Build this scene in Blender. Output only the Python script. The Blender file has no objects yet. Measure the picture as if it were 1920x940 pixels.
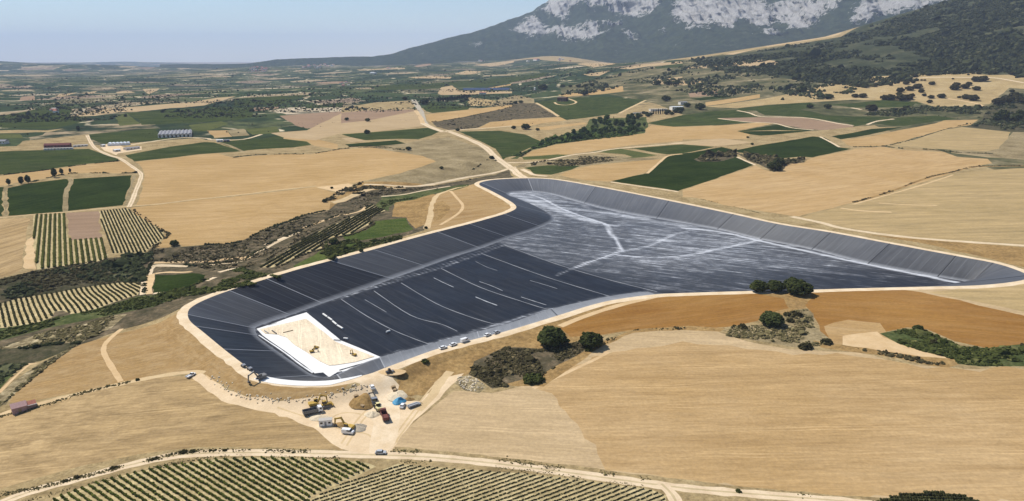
import bpy, math, random
import numpy as np
from mathutils import Vector, geometry
random.seed(7); rng = np.random.default_rng(7)
SC = bpy.context.scene; COL = SC.collection
# ------------------------------------------------------------------ camera, sky, sun, exposure
F = 1350.0; VH = 108.0; H = 140.0                     # focal length and horizon row of a 1920 x 940 frame, flying height
PITCH = math.atan((470 - VH) / F)
cam = bpy.data.cameras.new('camera'); camo = bpy.data.objects.new('camera', cam); COL.objects.link(camo)
cam.sensor_width = 36.0; cam.lens = 36.0 * F / 1920; cam.clip_start = 1.0; cam.clip_end = 90000
camo.location = (0, 0, H); camo.rotation_euler = (math.pi / 2 - PITCH, 0, 0); SC.camera = camo
SUN_EL = math.radians(54); SUN_AZ = math.radians(-62)
sdir = Vector((math.cos(SUN_EL) * math.sin(SUN_AZ), math.cos(SUN_EL) * math.cos(SUN_AZ), math.sin(SUN_EL)))
W_ = bpy.data.worlds.new('World'); SC.world = W_; W_.use_nodes = True
nt = W_.node_tree; bg = nt.nodes['Background']; sky = nt.nodes.new('ShaderNodeTexSky')
sky.sky_type = 'NISHITA'; sky.sun_disc = False; sky.sun_elevation = SUN_EL; sky.sun_rotation = SUN_AZ % (2 * math.pi)
sky.altitude = 600; sky.air_density = 1.0; sky.dust_density = 0.0; sky.ozone_density = 2.6
nt.links.new(sky.outputs[0], bg.inputs[0]); bg.inputs[1].default_value = 0.09
sl = bpy.data.lights.new('sun', 'SUN'); sl.energy = 4.6; sl.angle = math.radians(0.55); sl.color = (1.0, 0.95, 0.87)
so = bpy.data.objects.new('sun', sl); COL.objects.link(so); so.rotation_euler = sdir.to_track_quat('Z', 'Y').to_euler()
so.location = (-300, 200, 600)
SC.view_settings.view_transform = 'Standard'; SC.view_settings.look = 'None'; SC.view_settings.gamma = 1.0
SC.view_settings.exposure = 0.33
HAZE = 4.3e-5
SC.cycles.volume_bounces = 2; SC.cycles.max_bounces = 6
# ------------------------------------------------------------------ object helpers
def nth(k): return '%d%s' % (k, 'th' if 10 <= k % 100 <= 20 else {1: 'st', 2: 'nd', 3: 'rd'}.get(k % 10, 'th'))
def tag(o, label=None, cat=None, group=None, kind=None):
    if label: o['label'] = label
    if cat: o['category'] = cat
    if group: o['group'] = group
    if kind: o['kind'] = kind
    return o
def mesh(name, v, f, mats, smooth=False, attrs=None, midx=None):
    """v (n,3) array; f list of index lists or (m,k) int array"""
    me = bpy.data.meshes.new(name)
    v = np.asarray(v, dtype=np.float32)
    if isinstance(f, np.ndarray):
        m, k = f.shape
        me.vertices.add(len(v)); me.vertices.foreach_set('co', v.ravel())
        me.loops.add(m * k); me.loops.foreach_set('vertex_index', f.astype(np.int32).ravel())
        me.polygons.add(m); me.polygons.foreach_set('loop_start', np.arange(0, m * k, k, dtype=np.int32))
        me.polygons.foreach_set('loop_total', np.full(m, k, dtype=np.int32))
        me.update(calc_edges=True)
    else:
        me.from_pydata(v.tolist(), [], f); me.update()
    if not isinstance(mats, (list, tuple)): mats = [mats]
    for m_ in mats: me.materials.append(m_)
    if midx is not None: me.polygons.foreach_set('material_index', np.asarray(midx, dtype=np.int32))
    me.polygons.foreach_set('use_smooth', np.full(len(me.polygons), bool(smooth)))
    for an, arr in (attrs or {}).items():
        a = me.attributes.new(an, 'FLOAT', 'POINT'); a.data.foreach_set('value', np.asarray(arr, dtype=np.float32))
    me.validate(verbose=False)
    return me
def link(name, me, parent=None, loc=None, rz=0.0, sc=None):
    o = bpy.data.objects.new(name, me); COL.objects.link(o)
    if parent is not None: o.parent = parent
    if loc is not None: o.location = loc
    if rz: o.rotation_euler = (0, 0, rz)
    if sc is not None: o.scale = sc if hasattr(sc, '__len__') else (sc, sc, sc)
    return o
def empty(name, loc, rz=0.0, label=None, cat=None, group=None, sc=None):
    o = link(name, None, None, loc, rz, sc); o.empty_display_size = 0.5
    return tag(o, label, cat, group)
def copy_tree(o, parent=None):
    c = o.copy(); COL.objects.link(c)
    if parent is not None: c.parent = parent
    for ch in o.children: copy_tree(ch, c)
    return c
class MB:
    """collects simple solids into one mesh"""
    def __init__(s): s.v = []; s.f = []
    def add(s, v, f):
        n = len(s.v); s.v += [tuple(p) for p in v]; s.f += [[i + n for i in q] for q in f]; return s
    def box(s, x0, x1, y0, y1, z0, z1, tx=0, ty=0):
        v = [(x0, y0, z0), (x1, y0, z0), (x1, y1, z0), (x0, y1, z0), (x0 + tx, y0 + ty, z1), (x1 - tx, y0 + ty, z1), (x1 - tx, y1 - ty, z1), (x0 + tx, y1 - ty, z1)]
        return s.add(v, [[0, 3, 2, 1], [4, 5, 6, 7], [0, 1, 5, 4], [1, 2, 6, 5], [2, 3, 7, 6], [3, 0, 4, 7]])
    def prism(s, prof, y0, y1, ty=0):
        """side profile (x,z) extruded across y"""
        n = len(prof)
        v = [(x, y0, z) for x, z in prof] + [(x, y1, z) for x, z in prof]
        return s.add(v, [list(range(n)), list(range(2 * n - 1, n - 1, -1))] + [[i, i + n, (i + 1) % n + n, (i + 1) % n] for i in range(n)])
    def tube(s, a, b, r0, r1=None, n=8):
        a = Vector(a); b = Vector(b); r1 = r0 if r1 is None else r1
        d = (b - a).normalized(); u = d.orthogonal().normalized(); w = d.cross(u)
        v = [a + (u * math.cos(t) + w * math.sin(t)) * r0 for t in [2 * math.pi * i / n for i in range(n)]]
        v += [b + (u * math.cos(t) + w * math.sin(t)) * r1 for t in [2 * math.pi * i / n for i in range(n)]]
        return s.add(v, [list(range(n - 1, -1, -1)), list(range(n, 2 * n))] + [[i, (i + 1) % n, (i + 1) % n + n, i + n] for i in range(n)])
    def mesh(s, name, mat, smooth=False): return mesh(name, s.v, s.f, mat, smooth)
    def build(s, name, mat, parent=None, smooth=False): return link(name, s.mesh(name, mat, smooth), parent)
# ------------------------------------------------------------------ pixel rays and the terrain
cp, sp = math.cos(PITCH), math.sin(PITCH)
def rays(uv):
    uv = np.asarray(uv, float); x = (uv[:, 0] - 960) / F; y = -(uv[:, 1] - 470) / F
    return np.stack([x, cp + y * sp, -sp + y * cp], 1)
def on_plane(uv, z):
    d = rays(uv); t = (z - H) / d[:, 2]; return d[:, :2] * t[:, None]
def project(p):
    p = np.asarray(p, float); q = p - np.array([0, 0, H])
    dep = q[:, 1] * cp - q[:, 2] * sp; up = q[:, 1] * sp + q[:, 2] * cp
    return np.stack([960 + F * q[:, 0] / dep, 470 - F * up / dep], 1)
ZOOM = dict(A1=(0, 100, 5.875), A2=(320, 100, 5.875), A3=(640, 90, 5.875), A4=(960, 90, 5.875), A5=(1280, 90, 5.875), A6=(1600, 90, 5.875),
            B1=(0, 230, 5.875), B2=(320, 230, 5.875), B3=(640, 230, 5.875), B4=(960, 230, 5.875), B5=(1280, 230, 5.875), B6=(1600, 230, 5.875),
            G1=(0, 480, 5.875), G2=(240, 400, 5.875), G3=(500, 340, 5.875), G4=(0, 620, 5.875), G5=(1600, 560, 5.875), H2=(1360, 500, 5.875),
            M1=(0, 300, 2.9375), M2=(640, 300, 2.9375), M3=(1280, 300, 2.9375), N1=(0, 620, 2.9375), N2=(640, 620, 2.9375), N3=(1280, 620, 2.9375),
            K=(440, 580, 6.267), P=(0, 0, 1.0), Q=(540, 680, 5.873), R1=(880, 0, 6.0), R2=(1180, 0, 6.0), R3=(1480, 0, 4.364))
def Z(s):
    """sheet readings 'B1 10,20 30,40 M2 5,6' -> photo pixel coordinates"""
    out = []; z = ZOOM['P']
    for w in s.split():
        if w in ZOOM: z = ZOOM[w]
        else:
            a, b = w.split(','); out.append((z[0] + float(a) / z[2], z[1] + float(b) / z[2]))
    return np.array(out)
def S(a, b, t):
    t = np.clip((t - a) / (b - a), 0, 1); return t * t * (3 - 2 * t)
def seg_dist(x, y, poly, closed=True):
    """distance to a polyline and inside test (when closed)"""
    p = np.asarray(poly, float); q = np.roll(p, -1, 0) if closed else p[1:]; p = p if closed else p[:-1]
    best = np.full(x.shape, 1e18); ins = np.zeros(x.shape, bool)
    for (ax, ay), (bx, by) in zip(p, q):
        dx, dy = bx - ax, by - ay
        t = np.clip(((x - ax) * dx + (y - ay) * dy) / (dx * dx + dy * dy + 1e-12), 0, 1)
        best = np.minimum(best, (x - ax - t * dx) ** 2 + (y - ay - t * dy) ** 2)
        if closed and ay != by:
            c = ((ay > y) != (by > y)) & (x < (bx - ax) * (y - ay) / (by - ay) + ax); ins ^= c
    return np.sqrt(best), ins
def inside(pts, poly): return seg_dist(pts[:, 0], pts[:, 1], poly)[1]
def smooth_line(p, n=4, closed=False):
    p = np.asarray(p, float); m = len(p); out = []
    rngi = range(m if closed else m - 1)
    for i in rngi:
        if closed: a, b, c, d = p[i - 1], p[i], p[(i + 1) % m], p[(i + 2) % m]
        else: a, b, c, d = p[max(i - 1, 0)], p[i], p[i + 1], p[min(i + 2, m - 1)]
        for k in range(n):
            t = k / n
            out.append(0.5 * ((2 * b) + (c - a) * t + (2 * a - 5 * b + 4 * c - d) * t * t + (3 * b - a - 3 * c + d) * t ** 3))
    if not closed: out.append(p[-1])
    return np.array(out)
# reservoir crest and matching toe of its inner slope (None: hidden, found from the slope)
RIM = [((352, 590), (479, 616)), ((358, 577), (484, 612)), ((385, 562), (505, 604)), ((430, 545), (545, 591)), ((500, 523), (605, 569)), ((560, 505), (672, 546)),
       ((620, 489), (735, 523)), ((700, 468), (800, 500)), ((760, 451), (850, 482)), ((820, 435), (902, 466)), ((880, 420), (955, 446)), ((930, 406), (1000, 432)),
       ((955, 398), (1028, 420)), ((968, 390), (1040, 412)), ((962, 381), (1032, 401)), ((940, 368), (1006, 387)), ((915, 355), (975, 374)), ((899, 347), (957, 368)),
       ((905, 341), (955, 364)), ((935, 336.5), (966, 361)), ((990, 334.5), (1000, 360)), ((1040, 337), (1035, 365)), ((1117, 350), (1095, 382)), ((1180, 362), (1160, 398)),
       ((1280, 382), (1255, 414)), ((1375, 402), (1345, 430)), ((1457, 420), (1425, 449)), ((1557, 436), (1522, 468)), ((1668, 457), (1627, 495)), ((1792, 480), (1758, 519)),
       ((1862, 493), (1821, 531)), ((1905, 506), None), ((1926, 517), None), ((1915, 526), None), ((1838, 535), None), ((1722, 538), None), ((1600, 541), None), ((1500, 544), None),
       ((1400, 546), None), ((1300, 549), None), ((1230, 552), (1215, 547)), ((1160, 561), (1146, 555)), ((1113, 571), (1096, 565)), ((1045, 592), (1033, 580)), ((960, 618), (958, 605)),
       ((899, 634), (895, 622)), ((844, 648), (838, 636)), ((803, 660), (795, 648)), ((722, 690), (712, 670)), ((690, 702), (665, 687)), ((640, 712), (632, 702.5)), ((600, 716), (612, 707)),
       ((550, 715), (597, 706.5)), ((505, 709), (587, 704)), ((478, 699), (574, 696)), ((455, 682), (552, 681)), ((420, 655), (520, 659)), ((380, 622), (489, 636)), ((358, 604), (480, 624))]
rim_px = np.array([r[0] for r in RIM], float)
rim_w = on_plane(rim_px, 0.0)
def floor_z(x, y): return -15.0 + 4.6 * np.clip((y - 340) / 460, 0, 1.1)
def on_floor(uv, dz=0.0):
    z = np.full(len(uv), -14.0)
    d = rays(uv)
    for _ in range(12):
        t = (z - H) / d[:, 2]; p = d[:, :2] * t[:, None]; z = floor_z(p[:, 0], p[:, 1]) + dz
    return p
rim_c = smooth_line(rim_w, 4, True); rim_l = smooth_line(rim_w, 2, True)
gul = on_plane(Z('P -120,600 60,545 200,520 300,500 420,480 560,440 640,405 760,372 860,350 930,330'), -10.0)
RX = np.array([-4000, -1500, 0, 711, 1368, 1821, 2133, 3000, 4500.0]); RZ = np.array([0, 0, 48, 132, 232, 371, 452, 590, 650.0])
def hfun(x, y):
    x = np.asarray(x, float); y = np.asarray(y, float)
    b = -11 * S(-95, -330, x) * (1 - S(750, 1300, y)) - 6.5 * S(385, 215, y)
    b = b - 4 * S(0, 1, np.exp(-((x - 20) / 160) ** 2)) * 0
    m = (y < 1200) & (x < 120) & (x > -700)
    if m.any():
        d, _ = seg_dist(x[m], y[m], gul, False); g = np.zeros_like(b); g[m] = -7.0 * np.exp(-(d / 42) ** 2); b = b + g
    r = np.hypot(x, y); fa = S(250, 2500, r)
    b = b + (0.9 + 9 * fa) * (np.sin(x / (85 + 400 * fa) + 1.3) * np.sin(y / (110 + 430 * fa) + 0.4)) * S(150, 500, r) * (0.35 + 0.65 * fa)
    b = b + 2.2 * S(120, 420, x) * np.sin(np.clip((y - 230) / 260, 0, 1) * math.pi)
    ramp = S(850, 3000, y)
    b = b + np.interp(x, RX, RZ) * (ramp * 0.72 + 0.28 * np.clip((y - 850) / 2150, 0, 1)) * (1 - .8 * S(3100, 5000, y) * S(250, 1000, x))
    b = b + 62 * S(3200, 7600, y) * S(-3700, -1900, x)
    b = b - 60 * S(7500, 17000, y)
    b = b + 118 * np.exp(-((x + 7000) / 1300) ** 2 - ((y - 9500) / 900) ** 2) + 70 * np.exp(-((x + 5200) / 1500) ** 2 - ((y - 8300) / 500) ** 2) + 60 * np.exp(-((x + 4200) / 1800) ** 2 - ((y - 14500) / 1200) ** 2) \
          + 95 * np.exp(-((x + 9500) / 3500) ** 2 - ((y - 17500) / 1700) ** 2)
    m = (x > -270) & (x < 430) & (y < 930) & (y > 220)
    if m.any():
        d, ins = seg_dist(x[m], y[m], rim_l); d = np.where(ins, 0, d); bm = b[m]
        e = -np.maximum(0, d - 7.0) / 2.3
        b = b.copy(); b[m] = np.where(bm < 0, np.maximum(bm, e), bm * S(7, 45, d))
    return b
def ground(uv):
    """photo pixels -> points on the terrain (x, y, z)"""
    uv = np.asarray(uv, float).reshape(-1, 2); d = rays(uv); n = len(uv)
    lo = np.full(n, 150.0); hi = np.full(n, 42000.0); done = np.zeros(n, bool)
    ts = 150.0 * 1.02 ** np.arange(286)
    if n <= 400:
        p = d[:, None, :] * ts[None, :, None]; hit = (H + p[:, :, 2]) < hfun(p[:, :, 0].ravel(), p[:, :, 1].ravel()).reshape(n, -1)
        done = hit.any(1); k = hit.argmax(1); hi = np.where(done, ts[k], hi); lo = np.where(done, ts[np.maximum(k - 1, 0)], lo)
    else:
        for t0, t1 in zip(ts[:-1], ts[1:]):
            idx = np.where(~done)[0]
            if not len(idx): break
            p = d[idx] * t1; k = idx[(H + p[:, 2]) < hfun(p[:, 0], p[:, 1])]; lo[k] = t0; hi[k] = t1; done[k] = True
    for _ in range(9):
        mid = (lo + hi) / 2; p = d * mid[:, None]; below = (H + p[:, 2]) < hfun(p[:, 0], p[:, 1])
        hi = np.where(below & done, mid, hi); lo = np.where(~below & done, mid, lo)
    t = np.where(done, (lo + hi) / 2, 24000 / np.maximum(d[:, 1], .1)); p = d * t[:, None]
    return np.stack([p[:, 0], p[:, 1], hfun(p[:, 0], p[:, 1])], 1)
def gz(x, y): return float(hfun(np.array([x]), np.array([y]))[0])
# ------------------------------------------------------------------ materials
class NT:
    def __init__(s, name):
        s.m = bpy.data.materials.new(name); s.m.use_nodes = True; s.t = s.m.node_tree; s.b = s.t.nodes['Principled BSDF']
        s.b.inputs['Specular IOR Level'].default_value = 0.0; s.b.inputs['Roughness'].default_value = 0.9
    def n(s, typ, **kw):
        x = s.t.nodes.new(typ)
        for k, v in kw.items():
            if k.startswith('i_'):
                key = k[2:]; key = int(key) if key.isdigit() else key.replace('_', ' ')
                s.put(x.inputs[key], v)
            else: setattr(x, k, v)
        return x
    def put(s, sock, v):
        if hasattr(v, 'is_output'): s.t.links.new(v, sock)
        elif hasattr(v, 'outputs'): s.t.links.new(v.outputs[0], sock)
        else:
            if isinstance(v, tuple) and len(v) == 3 and sock.type == 'RGBA': v = v + (1,)
            sock.default_value = v
    def pos(s): return s.n('ShaderNodeNewGeometry').outputs['Position']
    def map(s, vec, rot=0, sc=(1, 1, 1)): 
        x = s.n('ShaderNodeMapping', vector_type='TEXTURE'); s.put(x.inputs['Vector'], vec); x.inputs['Rotation'].default_value = (0, 0, rot)
        x.inputs['Scale'].default_value = tuple(1 / k for k in sc); return x.outputs[0]
    def noise(s, vec, scale, det=4, rough=.55, dist=0):
        x = s.n('ShaderNodeTexNoise'); s.put(x.inputs['Vector'], vec); x.inputs['Scale'].default_value = scale; x.inputs['Detail'].default_value = det
        x.inputs['Roughness'].default_value = rough; x.inputs['Distortion'].default_value = dist; return x.outputs[0]
    def ramp(s, fac, stops, interp='LINEAR'):
        x = s.n('ShaderNodeValToRGB'); s.put(x.inputs[0], fac); e = x.color_ramp.elements; x.color_ramp.interpolation = interp
        while len(e) < len(stops): e.new(.5)
        for el, (p, c) in zip(e, stops):
            el.position = p; el.color = (c if isinstance(c, tuple) else (c, c, c)) + (1,)
        return x.outputs[0]
    def mix(s, fac, a, b, mode='MIX'):
        x = s.n('ShaderNodeMix', data_type='RGBA', blend_type=mode); s.put(x.inputs[0], fac); s.put(x.inputs[6], a); s.put(x.inputs[7], b); return x.outputs[2]
    def math(s, op, a, b=0.0):
        x = s.n('ShaderNodeMath', operation=op); s.put(x.inputs[0], a); s.put(x.inputs[1], b); return x.outputs[0]
    def bump(s, h, strength=.3, dist=.3):
        x = s.n('ShaderNodeBump'); x.inputs['Strength'].default_value = strength; x.inputs['Distance'].default_value = dist; s.put(x.inputs['Height'], h); s.put(s.b.inputs['Normal'], x.outputs[0])
    def col(s, c): s.put(s.b.inputs['Base Color'], c); return s.m
def sc3(c, k): return tuple(x * k for x in c)
MATS = {}
def mat_field(name, c1, c2, c3, ang=0.0, streak=.5, lines=.3, pitch=7.0, patch=70.0):
    """worked land: broad patches of tone, streaks and tramlines along the working direction, fine grain"""
    if name in MATS: return MATS[name]
    g = NT(name); p = g.pos()
    big = g.noise(p, 1 / patch, 5, .6)
    base = g.mix(g.ramp(big, [(.36, 0.), (.64, 1.)]), c1, c2)
    st = g.noise(g.map(p, ang, (1 / 75, 1 / 7.5, 1)), 1.0, 6, .66, .5)
    base = g.mix(g.math('MULTIPLY', g.ramp(st, [(.42, 0.), (.66, 1.)]), streak), base, c3)
    sy = g.n('ShaderNodeSeparateXYZ'); g.put(sy.inputs[0], g.map(p, ang)); wob = g.math('ADD', sy.outputs[1], g.math('MULTIPLY', g.noise(p, 1 / 60, 2), 9.0))
    fr = g.math('FRACT', g.math('DIVIDE', wob, pitch * 2.6)); tram = g.math('MULTIPLY', g.math('ADD', g.math('LESS_THAN', g.math('ABSOLUTE', g.math('SUBTRACT', fr, .46)), .022), g.math('LESS_THAN', g.math('ABSOLUTE', g.math('SUBTRACT', fr, .58)), .022)), g.ramp(g.noise(p, 1 / 35, 3), [(.45, 0.), (.6, .5)]))
    base = g.mix(tram, base, sc3(c1, 1.22))
    fine = g.noise(g.map(p, ang, (1 / 14, 1 / 1.5, 1)), 1.0, 4, .7)
    base = g.mix(lines, base, g.mix(1.0, base, g.ramp(fine, [(.3, .6), (.7, 1.35)]), 'MULTIPLY'))
    grain = g.noise(p, .7, 3, .7)
    base = g.mix(.35, base, g.mix(1.0, base, g.ramp(grain, [(.3, .62), (.7, 1.3)]), 'MULTIPLY'))
    g.bump(grain, .35, .25); MATS[name] = g.col(base); return MATS[name]
def mat_vine(name, c1, c2, ang=0.0, pitch=2.6, soil=(.25, .2, .12), show=.35):
    """leafy rows seen from far away"""
    if name in MATS: return MATS[name]
    g = NT(name); p = g.pos()
    n1 = g.noise(p, 1 / 45, 5, .6); base = g.mix(g.ramp(n1, [(.35, 0.), (.68, 1.)]), c1, c2)
    st = g.noise(g.map(p, ang, (1 / 60, 1 / 4.0, 1)), 1.0, 4, .6)
    base = g.mix(g.math('MULTIPLY', g.ramp(st, [(.4, 0.), (.75, 1.)]), show), base, soil)
    fine = g.noise(p, .55, 4, .75)
    base = g.mix(.6, base, g.mix(1.0, base, g.ramp(fine, [(.3, .35), (.7, 1.6)]), 'MULTIPLY'))
    g.bump(fine, .8, 1.2); MATS[name] = g.col(base); return MATS[name]
def mat_scrub(name, stops, scale=.09, det=8, fine=.45):
    if name in MATS: return MATS[name]
    g = NT(name); p = g.pos(); n1 = g.noise(p, scale, det, .68, .4)
    base = g.ramp(n1, stops); f = g.noise(p, fine, 5, .75)
    base = g.mix(.75, base, g.mix(1.0, base, g.ramp(f, [(.3, .45), (.7, 1.5)]), 'MULTIPLY'))
    g.bump(f, .7, .8); MATS[name] = g.col(base); return MATS[name]
def mat_road(name, c1, c2):
    if name in MATS: return MATS[name]
    g = NT(name); p = g.pos(); n1 = g.noise(p, .12, 6, .65); f = g.noise(p, 1.1, 4, .7)
    base = g.mix(g.ramp(n1, [(.35, 0.), (.65, 1.)]), c1, c2); base = g.mix(.3, base, g.mix(1.0, base, g.ramp(f, [(.3, .7), (.7, 1.2)]), 'MULTIPLY'))
    g.bump(f, .25, .15); MATS[name] = g.col(base); return MATS[name]
def mat_plain(name, rough=.5, spec=.4, col=(.5, .5, .5), var=.12, metal=0.0):
    if name in MATS: return MATS[name]
    g = NT(name); p = g.n('ShaderNodeTexCoord').outputs['Object']; n1 = g.noise(p, 2.2, 5, .65)
    g.b.inputs['Roughness'].default_value = rough; g.b.inputs['Specular IOR Level'].default_value = spec; g.b.inputs['Metallic'].default_value = metal
    MATS[name] = g.col(g.mix(g.ramp(n1, [(.35, 0.), (.7, 1.)]), col, sc3(col, 1 - var * 2))); return MATS[name]
def mat_leaf(name, c1, c2, c3=None):
    """leaves: tint per clump (attribute) with fine mottling"""
    if name in MATS: return MATS[name]
    g = NT(name); a = g.n('ShaderNodeAttribute', attribute_name='tint').outputs['Fac']
    oi = g.n('ShaderNodeObjectInfo').outputs['Random']
    p = g.pos(); f = g.noise(p, 1.3, 3, .7)
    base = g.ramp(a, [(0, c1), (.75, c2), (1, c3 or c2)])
    base = g.mix(1.0, base, g.ramp(oi, [(0, .8), (1, 1.22)]), 'MULTIPLY')
    base = g.mix(.6, base, g.mix(1.0, base, g.ramp(f, [(.3, .5), (.7, 1.5)]), 'MULTIPLY'))
    g.b.inputs['Roughness'].default_value = .75; MATS[name] = g.col(base); return MATS[name]
TAN = (.47, .325, .15); TAN2 = (.38, .245, .095); TAND = (.27, .175, .075)
def stub(i, ang, k=1.0, tint=None):
    c = {0: ((.50, .34, .155), (.44, .285, .115), (.34, .215, .085)), 1: ((.45, .315, .145), (.37, .25, .105), (.265, .18, .08)),
         2: ((.50, .335, .145), (.43, .28, .11), (.35, .22, .08)), 3: ((.53, .385, .20), (.46, .33, .165), (.38, .27, .13)),
         4: ((.42, .30, .135), (.34, .245, .105), (.27, .2, .09)), 5: ((.30, .155, .04), (.24, .115, .028), (.40, .245, .095)), 6: ((.37, .24, .095), (.30, .185, .07), (.43, .3, .14))}[i]
    return mat_field('stubble_%d_%d' % (i, round(ang * 100)), *[(x[0] * k * .92, x[1] * k * .93, x[2] * k * 1.03) for x in c], ang=ang, streak=.85 if i in (1, 4) else (.3 if i == 5 else .65), lines=.6 if i in (1,) else .4)
M = dict(
    dry=mat_scrub('dry_grass', [(.3, (.20, .145, .07)), (.5, (.31, .23, .115)), (.7, (.39, .30, .16))], .05),
    drybrown=mat_scrub('brown_grass', [(.3, (.19, .12, .05)), (.5, (.29, .185, .075)), (.72, (.37, .25, .11))], .06),
    pasture=mat_scrub('pasture_grass', [(.3, (.27, .20, .10)), (.5, (.37, .27, .13)), (.7, (.43, .33, .18))], .02),
    plough=mat_field('ploughed_soil', (.30, .205, .135), (.26, .175, .11), (.21, .14, .09), .2, .6, .3),
    scrub=mat_scrub('scrub_ground', [(.28, (.035, .035, .018)), (.48, (.09, .075, .045)), (.6, (.15, .115, .07)), (.78, (.30, .24, .15))], .11),
    scrubdark=mat_scrub('dark_scrub_ground', [(.28, (.03, .035, .017)), (.5, (.065, .06, .033)), (.66, (.11, .09, .055)), (.82, (.2, .16, .1))], .11),
    scrubgreen=mat_scrub('green_scrub_ground', [(.3, (.03, .045, .015)), (.5, (.07, .085, .03)), (.75, (.18, .16, .07))], .1),
    greygrass=mat_scrub('stony_grass', [(.3, (.15, .115, .06)), (.5, (.25, .195, .105)), (.7, (.34, .27, .155))], .03),
    eroded=mat_scrub('eroded_bank', [(.36, (.08, .065, .035)), (.5, (.24, .19, .105)), (.66, (.46, .38, .23))], .16),
    forest=mat_scrub('forest_floor', [(.3, (.026, .033, .018)), (.5, (.048, .054, .029)), (.66, (.095, .092, .052)), (.8, (.24, .21, .13))], .012, 9, .06),
    hill=mat_scrub('hillside_scrub', [(.3, (.035, .042, .02)), (.43, (.075, .076, .037)), (.55, (.15, .13, .07)), (.7, (.31, .25, .15))], .014, 9, .07),
    grass=mat_vine('lush_grass', (.035, .06, .013), (.085, .11, .028), 0, 2.6, (.2, .19, .07), .3),
    road=mat_road('pale_dirt', (.66, .53, .36), (.55, .42, .27)), road2=mat_road('tan_dirt', (.56, .42, .24), (.47, .34, .185)),
    rimroad=mat_road('rim_gravel', (.70, .57, .40), (.58, .44, .275)), yard=mat_road('yard_dust', (.66, .51, .33), (.56, .42, .26)),
    palesoil=mat_road('pale_soil', (.58, .42, .24), (.5, .345, .18)), vsoil=mat_scrub('vineyard_soil', [(.3, (.32, .255, .125)), (.5, (.43, .345, .18)), (.7, (.50, .41, .23))], .08),
    crown=mat_road('lane_crown', (.52, .41, .25), (.38, .30, .17)), track_grey=mat_road('grey_lane', (.42, .37, .29), (.34, .30, .23)))
def vine(i, ang, show=.3):
    c = [((.013, .025, .005), (.027, .042, .009)), ((.02, .036, .008), (.041, .06, .014)), ((.055, .07, .02), (.10, .11, .034))][i]
    return mat_vine('vine_leaves_%d_%d' % (i, round(ang * 100)), c[0], c[1], ang, 2.6, (.2, .18, .09) if i else (.09, .10, .04), show)
def far_mat():
    """distant farmland: a mosaic of plots, too far to tell their pieces apart"""
    g = NT('far_farmland'); p = g.pos()
    warp = g.n('ShaderNodeVectorMath', operation='ADD'); nz = g.n('ShaderNodeTexNoise'); g.put(nz.inputs['Vector'], p); nz.inputs['Scale'].default_value = 1 / 420; nz.inputs['Detail'].default_value = 4
    sc = g.n('ShaderNodeVectorMath', operation='SCALE'); g.put(sc.inputs[0], nz.outputs['Color']); sc.inputs['Scale'].default_value = 330
    g.put(warp.inputs[0], p); g.put(warp.inputs[1], sc.outputs[0])
    v = g.n('ShaderNodeTexVoronoi', voronoi_dimensions='2D'); g.put(v.inputs['Vector'], g.map(warp.outputs[0], .25, (1 / 150, 1 / 200, 1))); v.inputs['Scale'].default_value = 1.0
    sepc = g.n('ShaderNodeSeparateColor'); g.put(sepc.inputs[0], v.outputs['Color'])
    cell = g.ramp(sepc.outputs[0], [(0, (.030, .048, .022)), (.24, (.052, .07, .03)), (.42, (.085, .096, .045)), (.54, (.036, .052, .024)), (.68, (.16, .14, .08)), (.76, (.30, .235, .145)), (.83, (.22, .165, .115)), (.87, (.06, .075, .034)), (.975, (.44, .36, .25))], 'CONSTANT')
    v2 = g.n('ShaderNodeTexVoronoi', voronoi_dimensions='2D', feature='DISTANCE_TO_EDGE'); g.put(v2.inputs['Vector'], g.map(warp.outputs[0], .25, (1 / 150, 1 / 200, 1))); v2.inputs['Scale'].default_value = 1.0
    n2 = g.noise(p, 1 / 160, 6, .7)
    edge = g.math('MULTIPLY', g.ramp(v2.outputs['Distance'], [(.02, 1.), (.05, 0.)]), g.ramp(n2, [(.47, 0.), (.55, 1.)]))
    base = g.mix(edge, cell, (.5, .42, .28))
    wood = g.noise(p, 1 / 520, 7, .72); base = g.mix(g.ramp(wood, [(.51, 0.), (.57, 1.)]), base, (.026, .04, .022))
    f = g.noise(p, 1 / 28, 5, .75); base = g.mix(.8, base, g.mix(1.0, base, g.ramp(f, [(.3, .4), (.7, 1.5)]), 'MULTIPLY'))
    return g.col(base)
M['far'] = far_mat()
# ------------------------------------------------------------------ the land: plots, lanes and scrub as one watertight patchwork
REG = []                                             # (name, material, world outline)
def dens(p, closed=True, jit=.35):
    """outline resampled with a slightly irregular edge"""
    p = np.asarray(p, float)[:, :2]; q = np.roll(p, -1, 0) if closed else p[1:]; out = []
    for a, b in zip(p if closed else p[:-1], q):
        L = math.hypot(*(b - a)); r = math.hypot(*((a + b) / 2)); stp = max(5.0, r * .018); n = max(1, int(L / stp))
        nx, ny = -(b - a)[1] / (L + 1e-9), (b - a)[0] / (L + 1e-9)
        for k in range(n):
            j = 0 if k == 0 else random.gauss(0, 1) * jit * min(1.5, stp / 8)
            out.append((a[0] + (b[0] - a[0]) * k / n + nx * j, a[1] + (b[1] - a[1]) * k / n + ny * j))
    if not closed: out.append(tuple(p[-1]))
    return np.array(out)
def ang_of(s):
    a = ground(Z(s)); d = a[1] - a[0]; return math.atan2(d[1], d[0])
def R(name, mat, s, label=None, jit=.55): REG.append((name, mat, ('R', Z(s), jit), label))
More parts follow.
